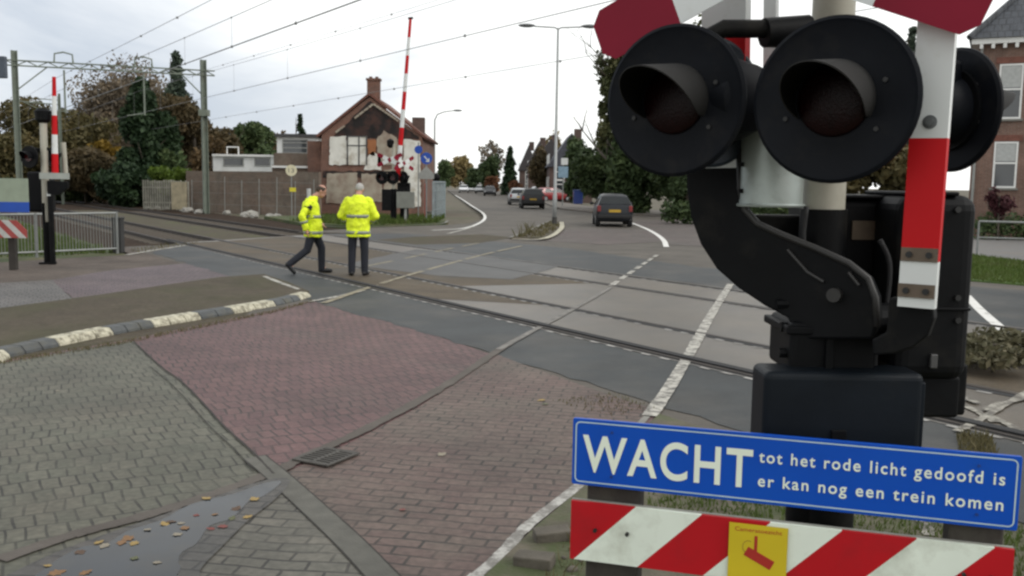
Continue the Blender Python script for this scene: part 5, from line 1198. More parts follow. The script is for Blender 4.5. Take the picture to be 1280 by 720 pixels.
c = (G(745, 284) + G(790, 284)) / 2; make_car('dark hatchback with lit grey roof driving away from the crossing', (c.x + 0.08, c.y + 1.9, 0.006), R_(-2), dk_car, 1.60, 1.0)
def far_car(label, px, py, rz, m, kind='hatch', **kw): p = G(px, py, 0.006); return make_car(label, (p.x, p.y + 1.9, 0.006), R_(rz), m, 1.72, 1.0, 1.05, kind, **kw)
far_car('black car with silver roof driving away left of the lamp column', 665, 261, 2, blackc, 'van')
far_car('silver car partly hidden behind the black car near the lamp', 648, 256.5, 3, silver)
far_car('red car standing right behind the lamp column', 692, 252, -60, redc)
far_car('pale car with white roof ahead of the black car', 672, 249, 8, whitec, 'van')
far_car('dark blue oncoming car, nearest of the far queue', 612, 245, 180, dk_car)
far_car('grey oncoming car, second of the far queue', 600, 242, 182, silver)
far_car('white oncoming car, third of the far queue', 590, 240.6, 182, whitec)
far_car('small silver oncoming car, half hidden behind the white one', 585, 239.6, 183, silver)
far_car('pale oncoming car, last of the far queue', 579, 241, 182, whitec)
far_car('white car cut by the right edge beside the hedge', 1284, 266, 80, whitec)
p = G(722, 259, 0.1); mb = MB(); mb.box(p + UZ * 0.75, (0.7, 0.7, 1.0)); mb.box(p + UZ * 1.28, (0.76, 0.76, 0.07)); tag(mb.build('waste_bin', bluec, None, p, bevel=0.03), 'blue waste container by the dark hedge right of the lamp column', 'container')
p = G(703, 257, 0.1); o = thing('road_sign', 'blue and white sign panels on a post beside the red car', 'traffic sign', p); mb = MB(); mb.tube([p, p + UZ * 3.6], 0.05, 8); mb.build('post', grey_steel, o, p); mb = MB(); mb.box(p + Vector((0, -0.06, 2.7)), (0.8, 0.03, 0.9)); mb.build('panel', mat('panel_lightblue', (0.22, 0.33, 0.42), 0.6), o, p); mb = MB(); mb.box(p + Vector((0.1, -0.08, 3.55)), (0.55, 0.03, 0.55)); mb.build('upper_panel', white_p, o, p)
# ================================================================== PEOPLE
skin = mat('skin', (0.42, 0.22, 0.16), 0.55, 0.08, 12)
hiviz = mat('hi_vis_yellow', (0.74, 0.88, 0.02), 0.75, 0.10, 7, 0.5, bscale=16, dirt=(0.48, 0.55, 0.03), dscale=5, dlo=0.52, dhi=0.75)
reflect = mat('reflective_grey', (0.22, 0.24, 0.20), 0.5, 0.1, 8)
navy = mat('navy_trousers', (0.012, 0.014, 0.022), 0.85, 0.2, 9, 0.3)
shoe_m = mat('black_shoe', (0.012, 0.012, 0.013), 0.45)
hair_g = mat('hair_grey', (0.38, 0.37, 0.35), 0.8, 0.2, 30, 0.3); hair_b = mat('hair_brown', (0.05, 0.035, 0.025), 0.8, 0.2, 30, 0.3)
eye_m = mat('eye_dark', (0.02, 0.015, 0.012), 0.2)
def limb(mb, pts, rs, n=12):
    mb.tube(pts, rs, n)
    for p, r in zip(pts, rs): mb.ellipsoid(p, (r, r, r), 12, 8)
def torso(mb, lv, n=20):
    mb.ring_loft([[Vector((cx + rx * math.cos(2 * PI * i / n), cy + ry * math.sin(2 * PI * i / n), z)) for i in range(n)] for z, cx, cy, rx, ry in lv])
def fuse(mb, name, m, parent=None, vox=0.014, sm=3):
    o = mb.build(name, m, parent)
    r = o.modifiers.new('remesh', 'REMESH'); r.mode = 'VOXEL'; r.voxel_size = vox; r.use_smooth_shade = True
    s_ = o.modifiers.new('smooth', 'SMOOTH'); s_.factor = 0.5; s_.iterations = sm
    return o
def person(label, loc, rz, J, hair, bald=False):
    """J: joint positions in the person's own frame (x right, y forward, z up)"""
    V = {k: Vector(v) for k, v in J.items() if isinstance(v, tuple)}
    body = MB(); hd = V['head']; fw = V['face'].normalized(); rt = fw.cross(UZ).normalized(); hu = rt.cross(fw).normalized()
    HM = Matrix((rt, fw, hu)).transposed()
    body.ellipsoid(hd + hu * 0.03, (0.077, 0.098, 0.105), 18, 12, HM); body.ellipsoid(hd + fw * 0.028 - hu * 0.05, (0.06, 0.068, 0.075), 16, 10, HM)
    body.ellipsoid(hd + fw * 0.102 - hu * 0.012, (0.014, 0.02, 0.026), 10, 8, HM); body.ellipsoid(hd + fw * 0.092 - hu * 0.062, (0.026, 0.012, 0.011), 10, 8, HM)
    for sx in (-1, 1): body.ellipsoid(hd + rt * (sx * 0.079) - fw * 0.012, (0.011, 0.022, 0.033), 8, 8, HM)
    limb(body, [V['neck'] - UZ * 0.06, V['neck'] + UZ * 0.02, hd - hu * 0.03], [0.066, 0.06, 0.058])
    ch, hp = V['chest'], V['hip']
    torso(body, [(hp.z - 0.06, hp.x, hp.y, 0.15, 0.11), (hp.z + 0.12, hp.x, hp.y, 0.15, 0.11), (ch.z, ch.x, ch.y, 0.17, 0.12), (ch.z + 0.16, ch.x, ch.y, 0.13, 0.09)])
    for s_ in ('L', 'R'):
        limb(body, [V['sh' + s_], V['el' + s_], V['wr' + s_]], [0.06, 0.045, 0.032])
        limb(body, [V['hj' + s_], V['kn' + s_], V['an' + s_]], [0.085, 0.058, 0.042])
        w, d = V['wr' + s_], (V['wr' + s_] - V['el' + s_]).normalized(); sd_ = d.cross(fw).normalized() if abs(d.dot(fw)) < 0.95 else rt
        body.ellipsoid(w + d * 0.055, (0.036, 0.036, 0.05), 10, 8)
        for k in range(4):
            a = w + d * 0.08 + sd_ * (0.028 - 0.018 * k); b2 = a + d * (0.045 - 0.006 * abs(k - 1.4)); limb(body, [a, b2, b2 + (d * 0.5 + fw * 0.6).normalized() * 0.028], [0.011, 0.0105, 0.009], 8)
        a = w + d * 0.035 + sd_ * 0.034; limb(body, [a, a + (d + sd_ * 0.8).normalized() * 0.035, a + (d * 1.2 + sd_ * 0.4).normalized() * 0.065], [0.012, 0.011, 0.009], 8)
        limb(body, [V['an' + s_], V['an' + s_] + V['toe' + s_].normalized() * 0.06], [0.040, 0.030])
    o = fuse(body, 'person', skin, None, 0.011, 2)
    tag(o, label, 'person')
    # hair
    mb = MB(); mb.ellipsoid(hd + hu * 0.042 - fw * 0.012, (0.083, 0.102, 0.100), 20, 12, HM)
    keep = []
    h_o = MB(); vs = mb.v; fs = []
    for f in mb.f:
        c = sum((Vector(vs[i]) for i in f), Vector((0, 0, 0))) / len(f) - hd; ff, uu = c.dot(fw), c.dot(hu)
        if uu > 0.0 + ff * 0.75 and (not bald or uu < 0.10): fs.append(f)
    h_o.add(vs, fs); ho = h_o.build('hair', hair, o, smooth=True); ho.modifiers.new('solid', 'SOLIDIFY').thickness = 0.012
    for sx in (-1, 1):
        e_ = MB(); e_.ellipsoid(hd + fw * 0.092 + rt * (sx * 0.03) + hu * 0.012, (0.011, 0.008, 0.007), 8, 6); e_.build('eye', eye_m, o)
    # trousers, shoes
    tb = MB(); torso(tb, [(hp.z - 0.10, hp.x, hp.y, 0.165, 0.125), (hp.z + 0.08, hp.x, hp.y, 0.17, 0.128)])
    for s_ in ('L', 'R'): limb(tb, [V['hj' + s_], V['kn' + s_], V['an' + s_] + (V['an' + s_] - V['kn' + s_]).normalized() * 0.005], [0.105, 0.082, 0.070])
    fuse(tb, 'trousers', navy, o, 0.016, 4)
    for s_ in ('L', 'R'):
        sb = MB(); a = V['an' + s_]; t = V['toe' + s_].normalized(); dn = (t.cross(UZ).cross(t)).normalized() * -1
        heel = a + dn * 0.045 - t * 0.05; limb(sb, [a - dn * 0.03, heel + t * 0.03 - dn * 0.01, heel + t * 0.13 - dn * 0.005, heel + t * 0.23], [0.058, 0.054, 0.050, 0.042]); fuse(sb, 'shoe', shoe_m, o, 0.012, 2)
    # jacket with reflective bands
    jb = MB(); tn = V['neck']
    hem = J['hem']; jl = [(hem, hp.x, hp.y, 0.235, 0.185), (hp.z + 0.02, hp.x, hp.y, 0.225, 0.18), (hp.z + 0.18, (hp.x + ch.x) / 2, (hp.y + ch.y) / 2, 0.215, 0.17), (ch.z - 0.02, ch.x, ch.y, 0.225, 0.168), (ch.z + 0.09, ch.x, ch.y, 0.225, 0.155), (ch.z + 0.155, ch.x, ch.y + 0.005, 0.185, 0.13), (ch.z + 0.20, (ch.x + tn.x) / 2, (ch.y + tn.y) / 2, 0.125, 0.105), (tn.z + 0.035, tn.x, tn.y, 0.078, 0.082)]
    torso(jb, jl, 24)
    for s_ in ('L', 'R'):
        wr = V['wr' + s_] + (V['el' + s_] - V['wr' + s_]).normalized() * 0.03
        limb(jb, [V['sh' + s_], V['el' + s_], wr], [0.078, 0.08, 0.064])
    j = fuse(jb, 'jacket', hiviz, o, 0.015, 3)
    tx = bpy.data.textures.get('folds') or bpy.data.textures.new('folds', 'CLOUDS'); tx.noise_scale = 0.09
    dm = j.modifiers.new('folds', 'DISPLACE'); dm.texture = tx; dm.strength = 0.05; dm.mid_level = 0.5; dm.texture_coords = 'LOCAL'
    def at_z(z):
        for (z0, *a), (z1, *b) in zip(jl, jl[1:]):
            if z0 <= z <= z1: t = (z - z0) / (z1 - z0); return [p + (q - p) * t for p, q in zip(a, b)]
        return jl[0][1:]
    for zb in (J['band1'], hem + 0.085):
        bm_ = MB(); rings = []
        for dz in (-0.03, 0.03):
            cx, cy, rx, ry = at_z(zb + dz); rings.append([Vector((cx + (rx + 0.010) * math.cos(2 * PI * i / 28), cy + (ry + 0.010) * math.sin(2 * PI * i / 28), zb + dz)) for i in range(28)])
        bm_.ring_loft(rings, cap=False); b_o = bm_.build('reflective_band', reflect, j, smooth=True); b_o.modifiers.new('solid', 'SOLIDIFY').thickness = 0.012
    for s_ in ('L', 'R'):
        e_, w = V['el' + s_], V['wr' + s_]; p = e_.lerp(w, 0.35); q = e_.lerp(w, 0.52); bm_ = MB(); bm_.tube([p, q], [0.083, 0.079], 16, cap=False); b_o = bm_.build('reflective_band', reflect, j, smooth=True); b_o.modifiers.new('solid', 'SOLIDIFY').thickness = 0.01
    o.location = loc; o.rotation_euler = (0, 0, rz)
    return o
p1 = G(392, 342); 
person('man in yellow hi-vis jacket striding to the right with head lowered', (p1.x, p1.y, 0.009), R_(-72), dict(
    head=(0, 0.16, 1.625), face=(0.05, 1, -0.35), neck=(0, 0.03, 1.50), chest=(0, -0.05, 1.28), hip=(0, 0, 0.94), hem=0.73, band1=1.13,
    shL=(-0.19, -0.06, 1.42), elL=(-0.27, -0.06, 1.13), wrL=(-0.22, 0.16, 0.98), shR=(0.19, -0.07, 1.42), elR=(0.27, -0.24, 1.15), wrR=(0.25, -0.16, 0.88),
    hjL=(-0.09, 0.0, 0.90), knL=(-0.09, 0.17, 0.50), anL=(-0.09, 0.17, 0.09), toeL=(0, 1, -0.02), hjR=(0.09, -0.01, 0.90), knR=(0.09, -0.13, 0.47), anR=(0.09, -0.47, 0.20), toeR=(0, 0.62, -0.72)), hair_b, bald=True)
jk = [c for c in bpy.data.objects if c.name.startswith('jacket')][-1]
mb = MB(); mb.tube([(0.205, -0.10, 1.355), (0.228, -0.14, 1.285)], [0.084, 0.085], 14, cap=False); bd_ = mb.build('sleeve_badge', navy, jk, smooth=True); bd_.modifiers.new('solid', 'SOLIDIFY').thickness = 0.01
p2 = G(448, 345)
person('grey haired man in yellow hi-vis jacket standing with his back to us', (p2.x, p2.y, 0.012), R_(4), dict(
    head=(0.02, 0.12, 1.66), face=(0.1, 1, -0.45), neck=(0, 0.02, 1.54), chest=(0, 0, 1.32), hip=(0, 0, 0.95), hem=0.76, band1=1.16,
    shL=(-0.20, 0.0, 1.46), elL=(-0.33, 0.02, 1.17), wrL=(-0.17, 0.2, 1.02), shR=(0.20, 0.0, 1.46), elR=(0.33, 0.02, 1.17), wrR=(0.17, 0.2, 1.02),
    hjL=(-0.10, 0, 0.92), knL=(-0.12, 0.01, 0.50), anL=(-0.13, 0.0, 0.085), toeL=(-0.25, 1, 0), hjR=(0.10, 0, 0.92), knR=(0.12, 0.01, 0.50), anR=(0.12, 0.02, 0.085), toeR=(0.25, 1, 0)), hair_g)

# ================================================================== FOREGROUND SIGNAL, BARRIER, SIGNS
EX = Vector((0.82, -0.57, 0)).normalized(); EN = Vector((-EX.y * -1 * -1, -EX.x, 0)); EN = Vector((EX.y, -EX.x, 0)).normalized()
def onplane(px, py, Q, n):
    d = ray(px, py); o = Vector((0, 0, CH)); return o + d * ((Q - o).dot(n) / d.dot(n))
PC = P(1031, 235, 3.1); pb = Vector((PC.x, 3.1, 0.02))
o = sig = thing('crossing_signal', 'large close crossing signal with round black lamp boards, cream pole and red tipped cross', 'crossing signal', pb)
mb = MB(); mb.tube([(PC.x, 3.1, 1.75), (PC.x, 3.1, 3.6)], 0.066, 28); mb.build('pole', cream_p, o, pb, smooth=True, angle=40)
mb = MB(); mb.tube([(PC.x, 3.1, 0.02), (PC.x, 3.1, 1.78)], 0.075, 24); mb.tube([(PC.x, 3.1, 0.02), (PC.x, 3.1, 0.06)], 0.17, 24); mb.build('post_foot', black_p, o, pb, smooth=True, angle=40)
disc_m = mat('lamp_board_black', (0.0048, 0.0058, 0.0084), 0.55, 0.25, 5, 0.06, spec=0.12, dirt=(0.014, 0.0135, 0.0135), dscale=9, dlo=0.52, dhi=0.8)
hood_m = mat('hood_black', (0.0075, 0.007, 0.0064), 0.8, 0.15, 12)
lens_b = mat('big_lens', (0.008, 0.0013, 0.0016), 0.35, 0.25, 45, 0.2, spec=0.16, bscale=140)
def big_light(c, d, r=0.23, hood=True, name='signal_light', bm2=None):
    c, d = Vector(c), Vector(d).normalized(); x = d.cross(UZ).normalized() * -1; u = UZ
    def circ(rr, off, n=56): return [c + d * off + (x * math.cos(2 * PI * i / n) + u * math.sin(2 * PI * i / n)) * rr for i in range(n)]
    mb = MB(); mb.ring_loft([circ(0.10, -0.012), circ(r - 0.012, -0.014), circ(r, -0.006), circ(r, 0.004), circ(r - 0.010, 0.010), circ(r - 0.022, 0.004), circ(0.118, 0.002)])
    lt = mb.build(name, bm2 or disc_m, sig, pb, smooth=True, angle=30)
    mb = MB(); mb.ring_loft([circ(0.05, -0.22, 32), circ(0.10, -0.19, 32), circ(0.125, -0.11, 32), circ(0.128, -0.013, 32)]); mb.build('housing', disc_m, lt, pb, smooth=True, angle=40)
    mb = MB(); mb.ring_loft([circ(0.15, -0.030, 40), circ(0.15, -0.0135, 40)]); mb.build('rear_rim', black_p, lt, pb)
    lo = MB(); nr = 8; rings = []
    for j in range(nr): a = j / (nr - 1) * PI / 2; rings.append(circ(0.100 * math.cos(a) + 0.0015, 0.006 + 0.024 * math.sin(a), 40))
    lo.ring_loft(rings); lo.build('lens', lens_b, lt, pb, smooth=True)
    if hood:
        R1, th = 0.112, 0.004; na = 40; vs = []
        for i in range(na + 1):
            a = R_(-26 + 232 * i / na); ln = 0.025 + 0.225 * max(0.0, (math.sin(a) + 0.42) / 1.42) ** 0.75
            for rr in (R1 - th, R1):
                b0 = c + (x * math.cos(a) + u * math.sin(a)) * rr; vs += [b0 + d * 0.003, b0 + (x * math.cos(a) + u * math.sin(a)) * -0.006 + d * ln - u * ln * 0.10]
        fs = []
        for i in range(na):
            k = i * 4; fs += [(k, k + 1, k + 5, k + 4), (k + 2, k + 6, k + 7, k + 3), (k + 1, k + 3, k + 7, k + 5)]
        mb = MB(); mb.m = 1; mb.add(vs, [f for f in fs if f[0] % 4 == 0 and f[1] % 4 == 1]); mb.m = 0; mb.add(vs, [f for f in fs if not (f[0] % 4 == 0 and f[1] % 4 == 1)] + [(0, 2, 3, 1), (na * 4, na * 4 + 1, na * 4 + 3, na * 4 + 2)])
        mb.build('hood', [hood_m, mat('hood_inner_shade', (0.004, 0.004, 0.004), 0.9, 0.2, 8, spec=0.1)], lt, pb, smooth=True, angle=40)  # inner faces coloured darker than the hood, its shade put into the colour
    mb = MB()
    for a in (R_(20), R_(-35), R_(200), R_(145)):
        q = c + (x * math.cos(a) + u * math.sin(a)) * (r * 0.62); mb.tube([q, q + d * 0.008], 0.007, 8); mb.tube([q - d * 0.02, q - d * 0.014], 0.010, 8)
    mb.build('screws', mat('screw_dark', (0.022, 0.022, 0.022), 0.5, metal=0.3), lt, pb)
    return lt
c1, c2 = P(843, 126, 2.93), P(1043, 125, 2.66)
big_light(c1, EN); big_light(c2, EN)
c3, c4 = P(1192, 138, 3.60), P(888, 128, 3.04)
big_light(c3, (0.95, 0.32, 0)); big_light(c4, (-0.45, 0.9, 0), 0.205, False, 'signal_light', mat('lamp_back_sky_tint', (0.022, 0.029, 0.040), 0.5, 0.15, 5, spec=0.3))  # rear board: bluish sky reflection put into the base colour
def rod(name, pts, r, m=black_p, n=12):
    mb = MB(); mb.tube(pts, r, n); return mb.build(name, m, sig, pb, smooth=True, angle=40)
rod('bracket_arm', [c1 - EN * 0.12 + Vector((0.02, 0, 0.19)), P(905, 36, 2.98), P(975, 36, 3.0), Vector((PC.x, 3.06, P(1031, 36, 3.0).z))], 0.028)
rod('bracket_clamp', [P(955, 41, 2.99), P(1010, 39, 3.02)], [0.045, 0.05])
rod('bracket_arm', [c2 - EN * 0.12, Vector((PC.x, 3.1, c2.z + 0.02))], 0.035)
mb = MB(); mb.bar(Vector((PC.x + 0.03, 3.12, c3.z + 0.10)), c3 + Vector((-0.04, -0.02, 0.10)), 0.12, 0.15); mb.build('bracket_box', disc_m, sig, pb, bevel=0.015)
rod('bracket_arm', [c4 + Vector((0.05, -0.12, -0.02)), Vector((PC.x, 3.13, c4.z - 0.02))], 0.03)
CC = P(968, -74, 2.83); cross_arms(sig, pb, CC, 0.625, 0.172, EX, R_(22.5), 0.004)
mb = MB(); mb.bar(CC - EN * 0.02, Vector((PC.x, 3.07, CC.z)), 0.05, 0.05); mb.tube([CC + EN * 0.01, CC - EN * 0.03], 0.05, 12); mb.build('cross_bracket', grey_steel, sig, pb)
# half-round galvanised guard hanging from the pole
gz0, gz1 = P(965, 257, 3.02).z, P(965, 150, 3.02).z; gc = P(965, 215, 3.08); mb = MB(); vs = []; n = 18
for i in range(n + 1):
    a = PI + PI * i / n
    for rr in (0.100, 0.103):
        vs += [Vector((gc.x + rr * math.cos(a), gc.y + rr * 0.75 * math.sin(a), gz0)), Vector((gc.x + rr * math.cos(a), gc.y + rr * 0.75 * math.sin(a), gz1))]
fs = []
for i in range(n):
    k = i * 4; fs += [(k, k + 4, k + 5, k + 1), (k + 2, k + 3, k + 7, k + 6), (k, k + 2, k + 6, k + 4), (k + 1, k + 5, k + 7, k + 3)]
mb.add(vs, fs); mb.tube([Vector((gc.x + 0.106 * math.cos(PI + PI * i / n), gc.y + 0.08 * math.sin(PI + PI * i / n), gz0)) for i in range(n + 1)], 0.006, 6)
mb.build('guard_sheet', mat('guard_zinc', (0.42, 0.47, 0.45), 0.42, 0.12, 7, 0.08, metal=0.45, dirt=(0.24, 0.25, 0.235), dscale=5), sig, pb, smooth=True, angle=40)
mb = MB()
for k, a in enumerate((PI * 1.06, PI * 1.06)): mb.box((gc.x + 0.1 * math.cos(a), gc.y + 0.08 * math.sin(a) - 0.005, gz0 + 0.045 + k * 0.085), (0.022, 0.012, 0.014))
mb.build('guard_rivets', black_p, sig, pb)

# barrier drive with its fork
mbz = P(1120, 400, 3.1); bb_ = Vector((P(1160, 400, 3.15).x, 3.15, 0.02))
o = bar = thing('crossing_barrier', 'large close barrier drive with black housing, curved arm and upright red and white fork boards', 'barrier', bb_)
def pxbox(name, px0, px1, py0, py1, yf, dep, bev, m=black_p, parent=None):
    a, b = P(px0, py0, yf), P(px1, py1, yf); mb = MB(); mb.box(((a.x + b.x) / 2, yf + dep / 2, (a.z + b.z) / 2), (b.x - a.x, dep, a.z - b.z)); return mb.build(name, m, parent or bar, bb_, bevel=bev, seg=4)
h1 = pxbox('drive_housing', 1018, 1142, 246, 470, 3.2, 0.32, 0.03)
h2 = pxbox('motor_housing', 1128, 1212, 243, 478, 2.98, 0.42, 0.05)
pxbox('housing_foot', 1142, 1198, 470, 523, 3.02, 0.3, 0.012); pxbox('housing_foot', 1194, 1207, 455, 520, 3.05, 0.2, 0.012)
pxbox('seam_flange', 1126, 1214, 384, 389, 2.972, 0.43, 0.004)
pxbox('lid_strip', 1035, 1125, 243, 249, 3.18, 0.34, 0.006)
pxbox('lid_strip', 1136, 1200, 239, 245, 2.99, 0.38, 0.006)
pxbox('hinge', 1098, 1112, 262, 285, 3.185, 0.02, 0.004); pxbox('hinge', 1030, 1044, 262, 285, 3.185, 0.02, 0.004)
pxbox('type_plate', 1066, 1101, 276, 300, 3.19, 0.012, 0.0, mat('brass_plate', (0.11, 0.085, 0.06), 0.45, 0.25, 14, metal=0.6))
pxbox('keyhole_cover', 1164, 1172, 443, 461, 2.965, 0.02, 0.004, mat('dark_steel', (0.09, 0.09, 0.09), 0.45, metal=0.6))
pxbox('neck_casting', 990, 1094, 402, 470, 2.95, 0.26, 0.02)
pxbox('neck_flange', 984, 1096, 408, 420, 2.94, 0.28, 0.006); pxbox('neck_rib', 1034, 1041, 420, 466, 2.93, 0.03, 0.003)
mb = MB()
for px, py in ((983, 409), (981, 441), (978, 380)): q = P(px, py, 3.0); mb = MB(); mb.tube([q - Vector((0.02, 0, 0)), q + Vector((0.05, 0, 0))], 0.016, 8); mb.build('bolt', black_p, bar, bb_)
mb = MB(); q = P(1041, 470, 3.08); mb.tube([(q.x, 3.08, 0.02), (q.x, 3.08, q.z + 0.05)], 0.09, 20); mb.build('pedestal', black_p, bar, bb_, smooth=True, angle=40)
navy_box = mat('terminal_box', (0.0050, 0.0078, 0.0115), 0.5, 0.2, 6, 0.06, spec=0.18, dirt=(0.010, 0.011, 0.013), dscale=4, dlo=0.5, dhi=0.8)
tb = pxbox('terminal_box', 957, 1151, 465, 568, 2.86, 0.17, 0.022, navy_box)
pxbox('box_lid', 1146.5, 1153, 478, 560, 2.87, 0.15, 0.006, navy_box); pxbox('shield_plate', 944, 1032, 268, 330, 3.27, 0.05, 0.01); pxbox('lock', 1040, 1058, 538, 552, 2.852, 0.02, 0.003)
for pts in ([(1100, 300), (1112, 330), (1108, 380), (1096, 430), (1092, 470)], [(1008, 258), (1004, 300), (1012, 345)]):
    mb = MB(); mb.tube(smoothline([P(a, b, 3.0) for a, b in pts], 4), 0.009, 8); mb.build('cable', mat('cable_rubber', (0.008, 0.008, 0.009), 0.7), bar, bb_, smooth=True)
for px, py in ((1150, 262), (1196, 262), (1150, 372), (1196, 372), (1150, 400), (1196, 400)):
    q = P(px, py, 2.98); mb = MB(); mb.tube([q, q - Vector((0, 0.012, 0))], 0.010, 8); mb.build('housing_bolt', MATS['screw_dark'], bar, bb_)
# curved counterweight arm
Q = P(900, 200, 3.13)
ol = [(857, 200), (858, 240), (863, 272), (875, 305), (895, 336), (922, 360), (955, 382), (985, 398), (992, 424), (1090, 424), (1098, 400), (1096, 372), (1086, 348), (1062, 330), (1020, 311), (975, 293), (946, 280), (931, 263), (926, 235), (926, 185), (892, 180)]
q = [onplane(px, py, Q, EN) for px, py in ol]; mb = MB(); mb.prism([((v - Q).dot(EX), v.z) for v in reversed(q)], Vector((Q.x, Q.y, 0)) - EN * 0.03, EX, UZ, 0.06); mb.build('counterweight_arm', black_p, bar, bb_, bevel=0.008)
rb = [onplane(px, py, Q, EN) + EN * 0.006 for px, py in ((925, 185), (926, 235), (932, 262), (947, 279), (975, 292), (1020, 310), (1062, 329), (1086, 348), (1095, 372), (1097, 408))]
mb = MB(); mb.tube(rb, 0.011, 8); mb.build('arm_rib', mat('rib_worn', (0.022, 0.021, 0.020), 0.5, 0.2, 6), bar, bb_, smooth=True)
rb = [onplane(px, py, Q, EN) + EN * 0.004 for px, py in ((985, 312), (1010, 340), (1030, 352))]; mb = MB(); mb.tube(rb, 0.006, 6); mb.tube([onplane(1045, 368, Q, EN) + EN * 0.03, onplane(1045, 368, Q, EN)], 0.022, 14); mb.tube([onplane(1062, 340, Q, EN) + EN * 0.012, onplane(1075, 356, Q, EN) + EN * 0.012], 0.006, 6)
mb.build('arm_details', MATS['rib_worn'], bar, bb_)
# fork boards
boards_red, boards_white = red_p, white_p
def fork(pts, w, th, bands, name='fork_board'):
    """pts: bottom and top point, bands: (row, is_red) from the bottom upwards as photo rows"""
    (x0, y0, d0), (x1, y1, d1) = pts; a, b = P(x0, y0, d0), P(x1, y1, d1); mb = MB()
    zz = [P(x0 + (x1 - x0) * (r - y0) / (y1 - y0), r, d0 + (d1 - d0) * (r - y0) / (y1 - y0)) for r, _ in bands] + [b]
    for (r, red), p, q in zip(bands, zz, zz[1:]): mb.m = 0 if red else 1; mb.bar(p, q, w, th, EN)
    return mb.build(name, [boards_red, boards_white], bar, bb_)
f1 = fork(((1146, 384, 2.64), (1181, -90, 2.64)), 0.098, 0.032, [(384, False), (326, True), (173, False), (-40, True)])
mb = MB(); mb.bar(P(1137, 365, 2.64) + EN * 0.019, P(1157, 365, 2.64) + EN * 0.019, 0.104, 0.028, UZ) if False else None
plate_m = mat('clamp_plate', (0.13, 0.10, 0.075), 0.5, 0.2, 10, metal=0.5)
def clamp(px, py):
    c = P(px, py, 2.64); m_ = MB(); m_.bar(c - EX * 0.048 + EN * 0.019, c + EX * 0.048 + EN * 0.019, 0.006, 0.038); m_.build('clamp_plate', plate_m, bar, bb_)
    m_ = MB()
    for s_ in (-0.026, 0.026): m_.tube([c + EX * s_ + EN * 0.02, c + EX * s_ + EN * 0.030], 0.009, 8)
    m_.build('clamp_bolts', MATS['screw_dark'], bar, bb_)
clamp(1151, 318); clamp(1147, 363)
c = P(1164, 153, 2.64); mb = MB(); mb.tube([c + EN * 0.014, c + EN * 0.020], 0.019, 16); mb.tube([c + EN * 0.02, c + EN * 0.028], 0.011, 8); mb.build('board_bolt', mat('zinc_bolt', (0.16, 0.17, 0.17), 0.4, metal=0.6), bar, bb_)
Q2 = P(1140, 385, 2.68); ol = [(1112, 372), (1166, 372), (1168, 398), (1160, 420), (1143, 434), (1118, 442), (1092, 444), (1090, 424), (1108, 415)]
q = [onplane(px, py, Q2, EN) for px, py in ol]; mb = MB(); mb.prism([((v - Q2).dot(EX), v.z) for v in reversed(q)], Vector((Q2.x, Q2.y, 0)) - EN * 0.02, EX, UZ, 0.05); mb.build('crank_lever', black_p, bar, bb_, bevel=0.006)
mb = MB(); mb.tube([P(1128, 420, 2.7), P(1128, 415, 3.05)], 0.045, 14); mb.tube([P(1070, 400, 2.9), P(1150, 395, 3.1)], 0.05, 14); mb.build('drive_shaft', black_p, bar, bb_)
fork(((905, 210, 3.14), (909, -90, 3.14)), 0.150, 0.045, [(210, False), (108, True), (49, False)])
fork(((962, 210, 3.24), (965, -90, 3.24)), 0.042, 0.03, [(210, False), (120, False)], 'fork_stay')

# ---- blue WACHT sign on the striped guard rail
Lp, Rp = P(716, 563, 2.92), P(1274.5, 617, 2.56)
ax = Vector((Rp.x - Lp.x, Rp.y - Lp.y, 0)); SW = ax.length; ang = math.atan2(ax.y, ax.x); smid = (Lp + Rp) / 2; zt_ = (P(716, 521, 2.92).z + P(1274.5, 571, 2.56).z) / 2; zb_ = (P(716, 604, 2.92).z + P(1274.5, 663, 2.56).z) / 2; SH = zt_ - zb_
slope = math.atan2(Rp.z - Lp.z, SW)
o = wsn = thing('warning_sign', 'long blue enamel sign reading WACHT fixed above the striped board', 'sign', Vector((smid.x, smid.y, (zt_ + zb_) / 2)), ang); o.rotation_euler = (0, -slope, ang)
def rrect(w, h, r, n=6):
    p = []
    for cx, cy, a0 in ((w / 2 - r, h / 2 - r, 0), (-w / 2 + r, h / 2 - r, 90), (-w / 2 + r, -h / 2 + r, 180), (w / 2 - r, -h / 2 + r, 270)):
        for i in range(n + 1): a = R_(a0 + 90 * i / n); p.append((cx + r * math.cos(a), cy + r * math.sin(a)))
    return p
sign_b = mat('enamel_blue', (0.001, 0.070, 0.45), 0.35, 0.10, 3, 0.02, spec=0.35, dirt=(0.002, 0.070, 0.40), dscale=3, dlo=0.5, dhi=0.8)
sign_w = mat('sign_lettering', (0.76, 0.82, 0.70), 0.5, 0.04, 6)
mb = MB(); mb.prism(rrect(SW, SH, 0.006), (0, 0, 0), (1, 0, 0), UZ, 0.012); mb.build('panel', sign_b, o, bevel=0.0015)
mb = MB(); A, B = rrect(SW - 0.018, SH - 0.018, 0.016), rrect(SW - 0.026, SH - 0.026, 0.012); n = len(A)
for i in range(n): j = (i + 1) % n; mb.add([(A[i][0], -0.0068, A[i][1]), (A[j][0], -0.0068, A[j][1]), (B[j][0], -0.0068, B[j][1]), (B[i][0], -0.0068, B[i][1])], [(0, 1, 2, 3)])
mb.build('border', mat('sign_border', (0.45, 0.58, 0.62), 0.5, 0.1, 6), o)
def on_sign(x, z, d=-0.0072): return Matrix.Translation((x, d, z)) @ Matrix.Rotation(PI / 2, 4, 'X')
def sx_of(px, py):   # photo point -> distance along the sign
    nrm = Vector((-math.sin(ang), math.cos(ang), 0)); v = onplane(px, py, smid, nrm) - smid; return v.dot(ax.normalized())
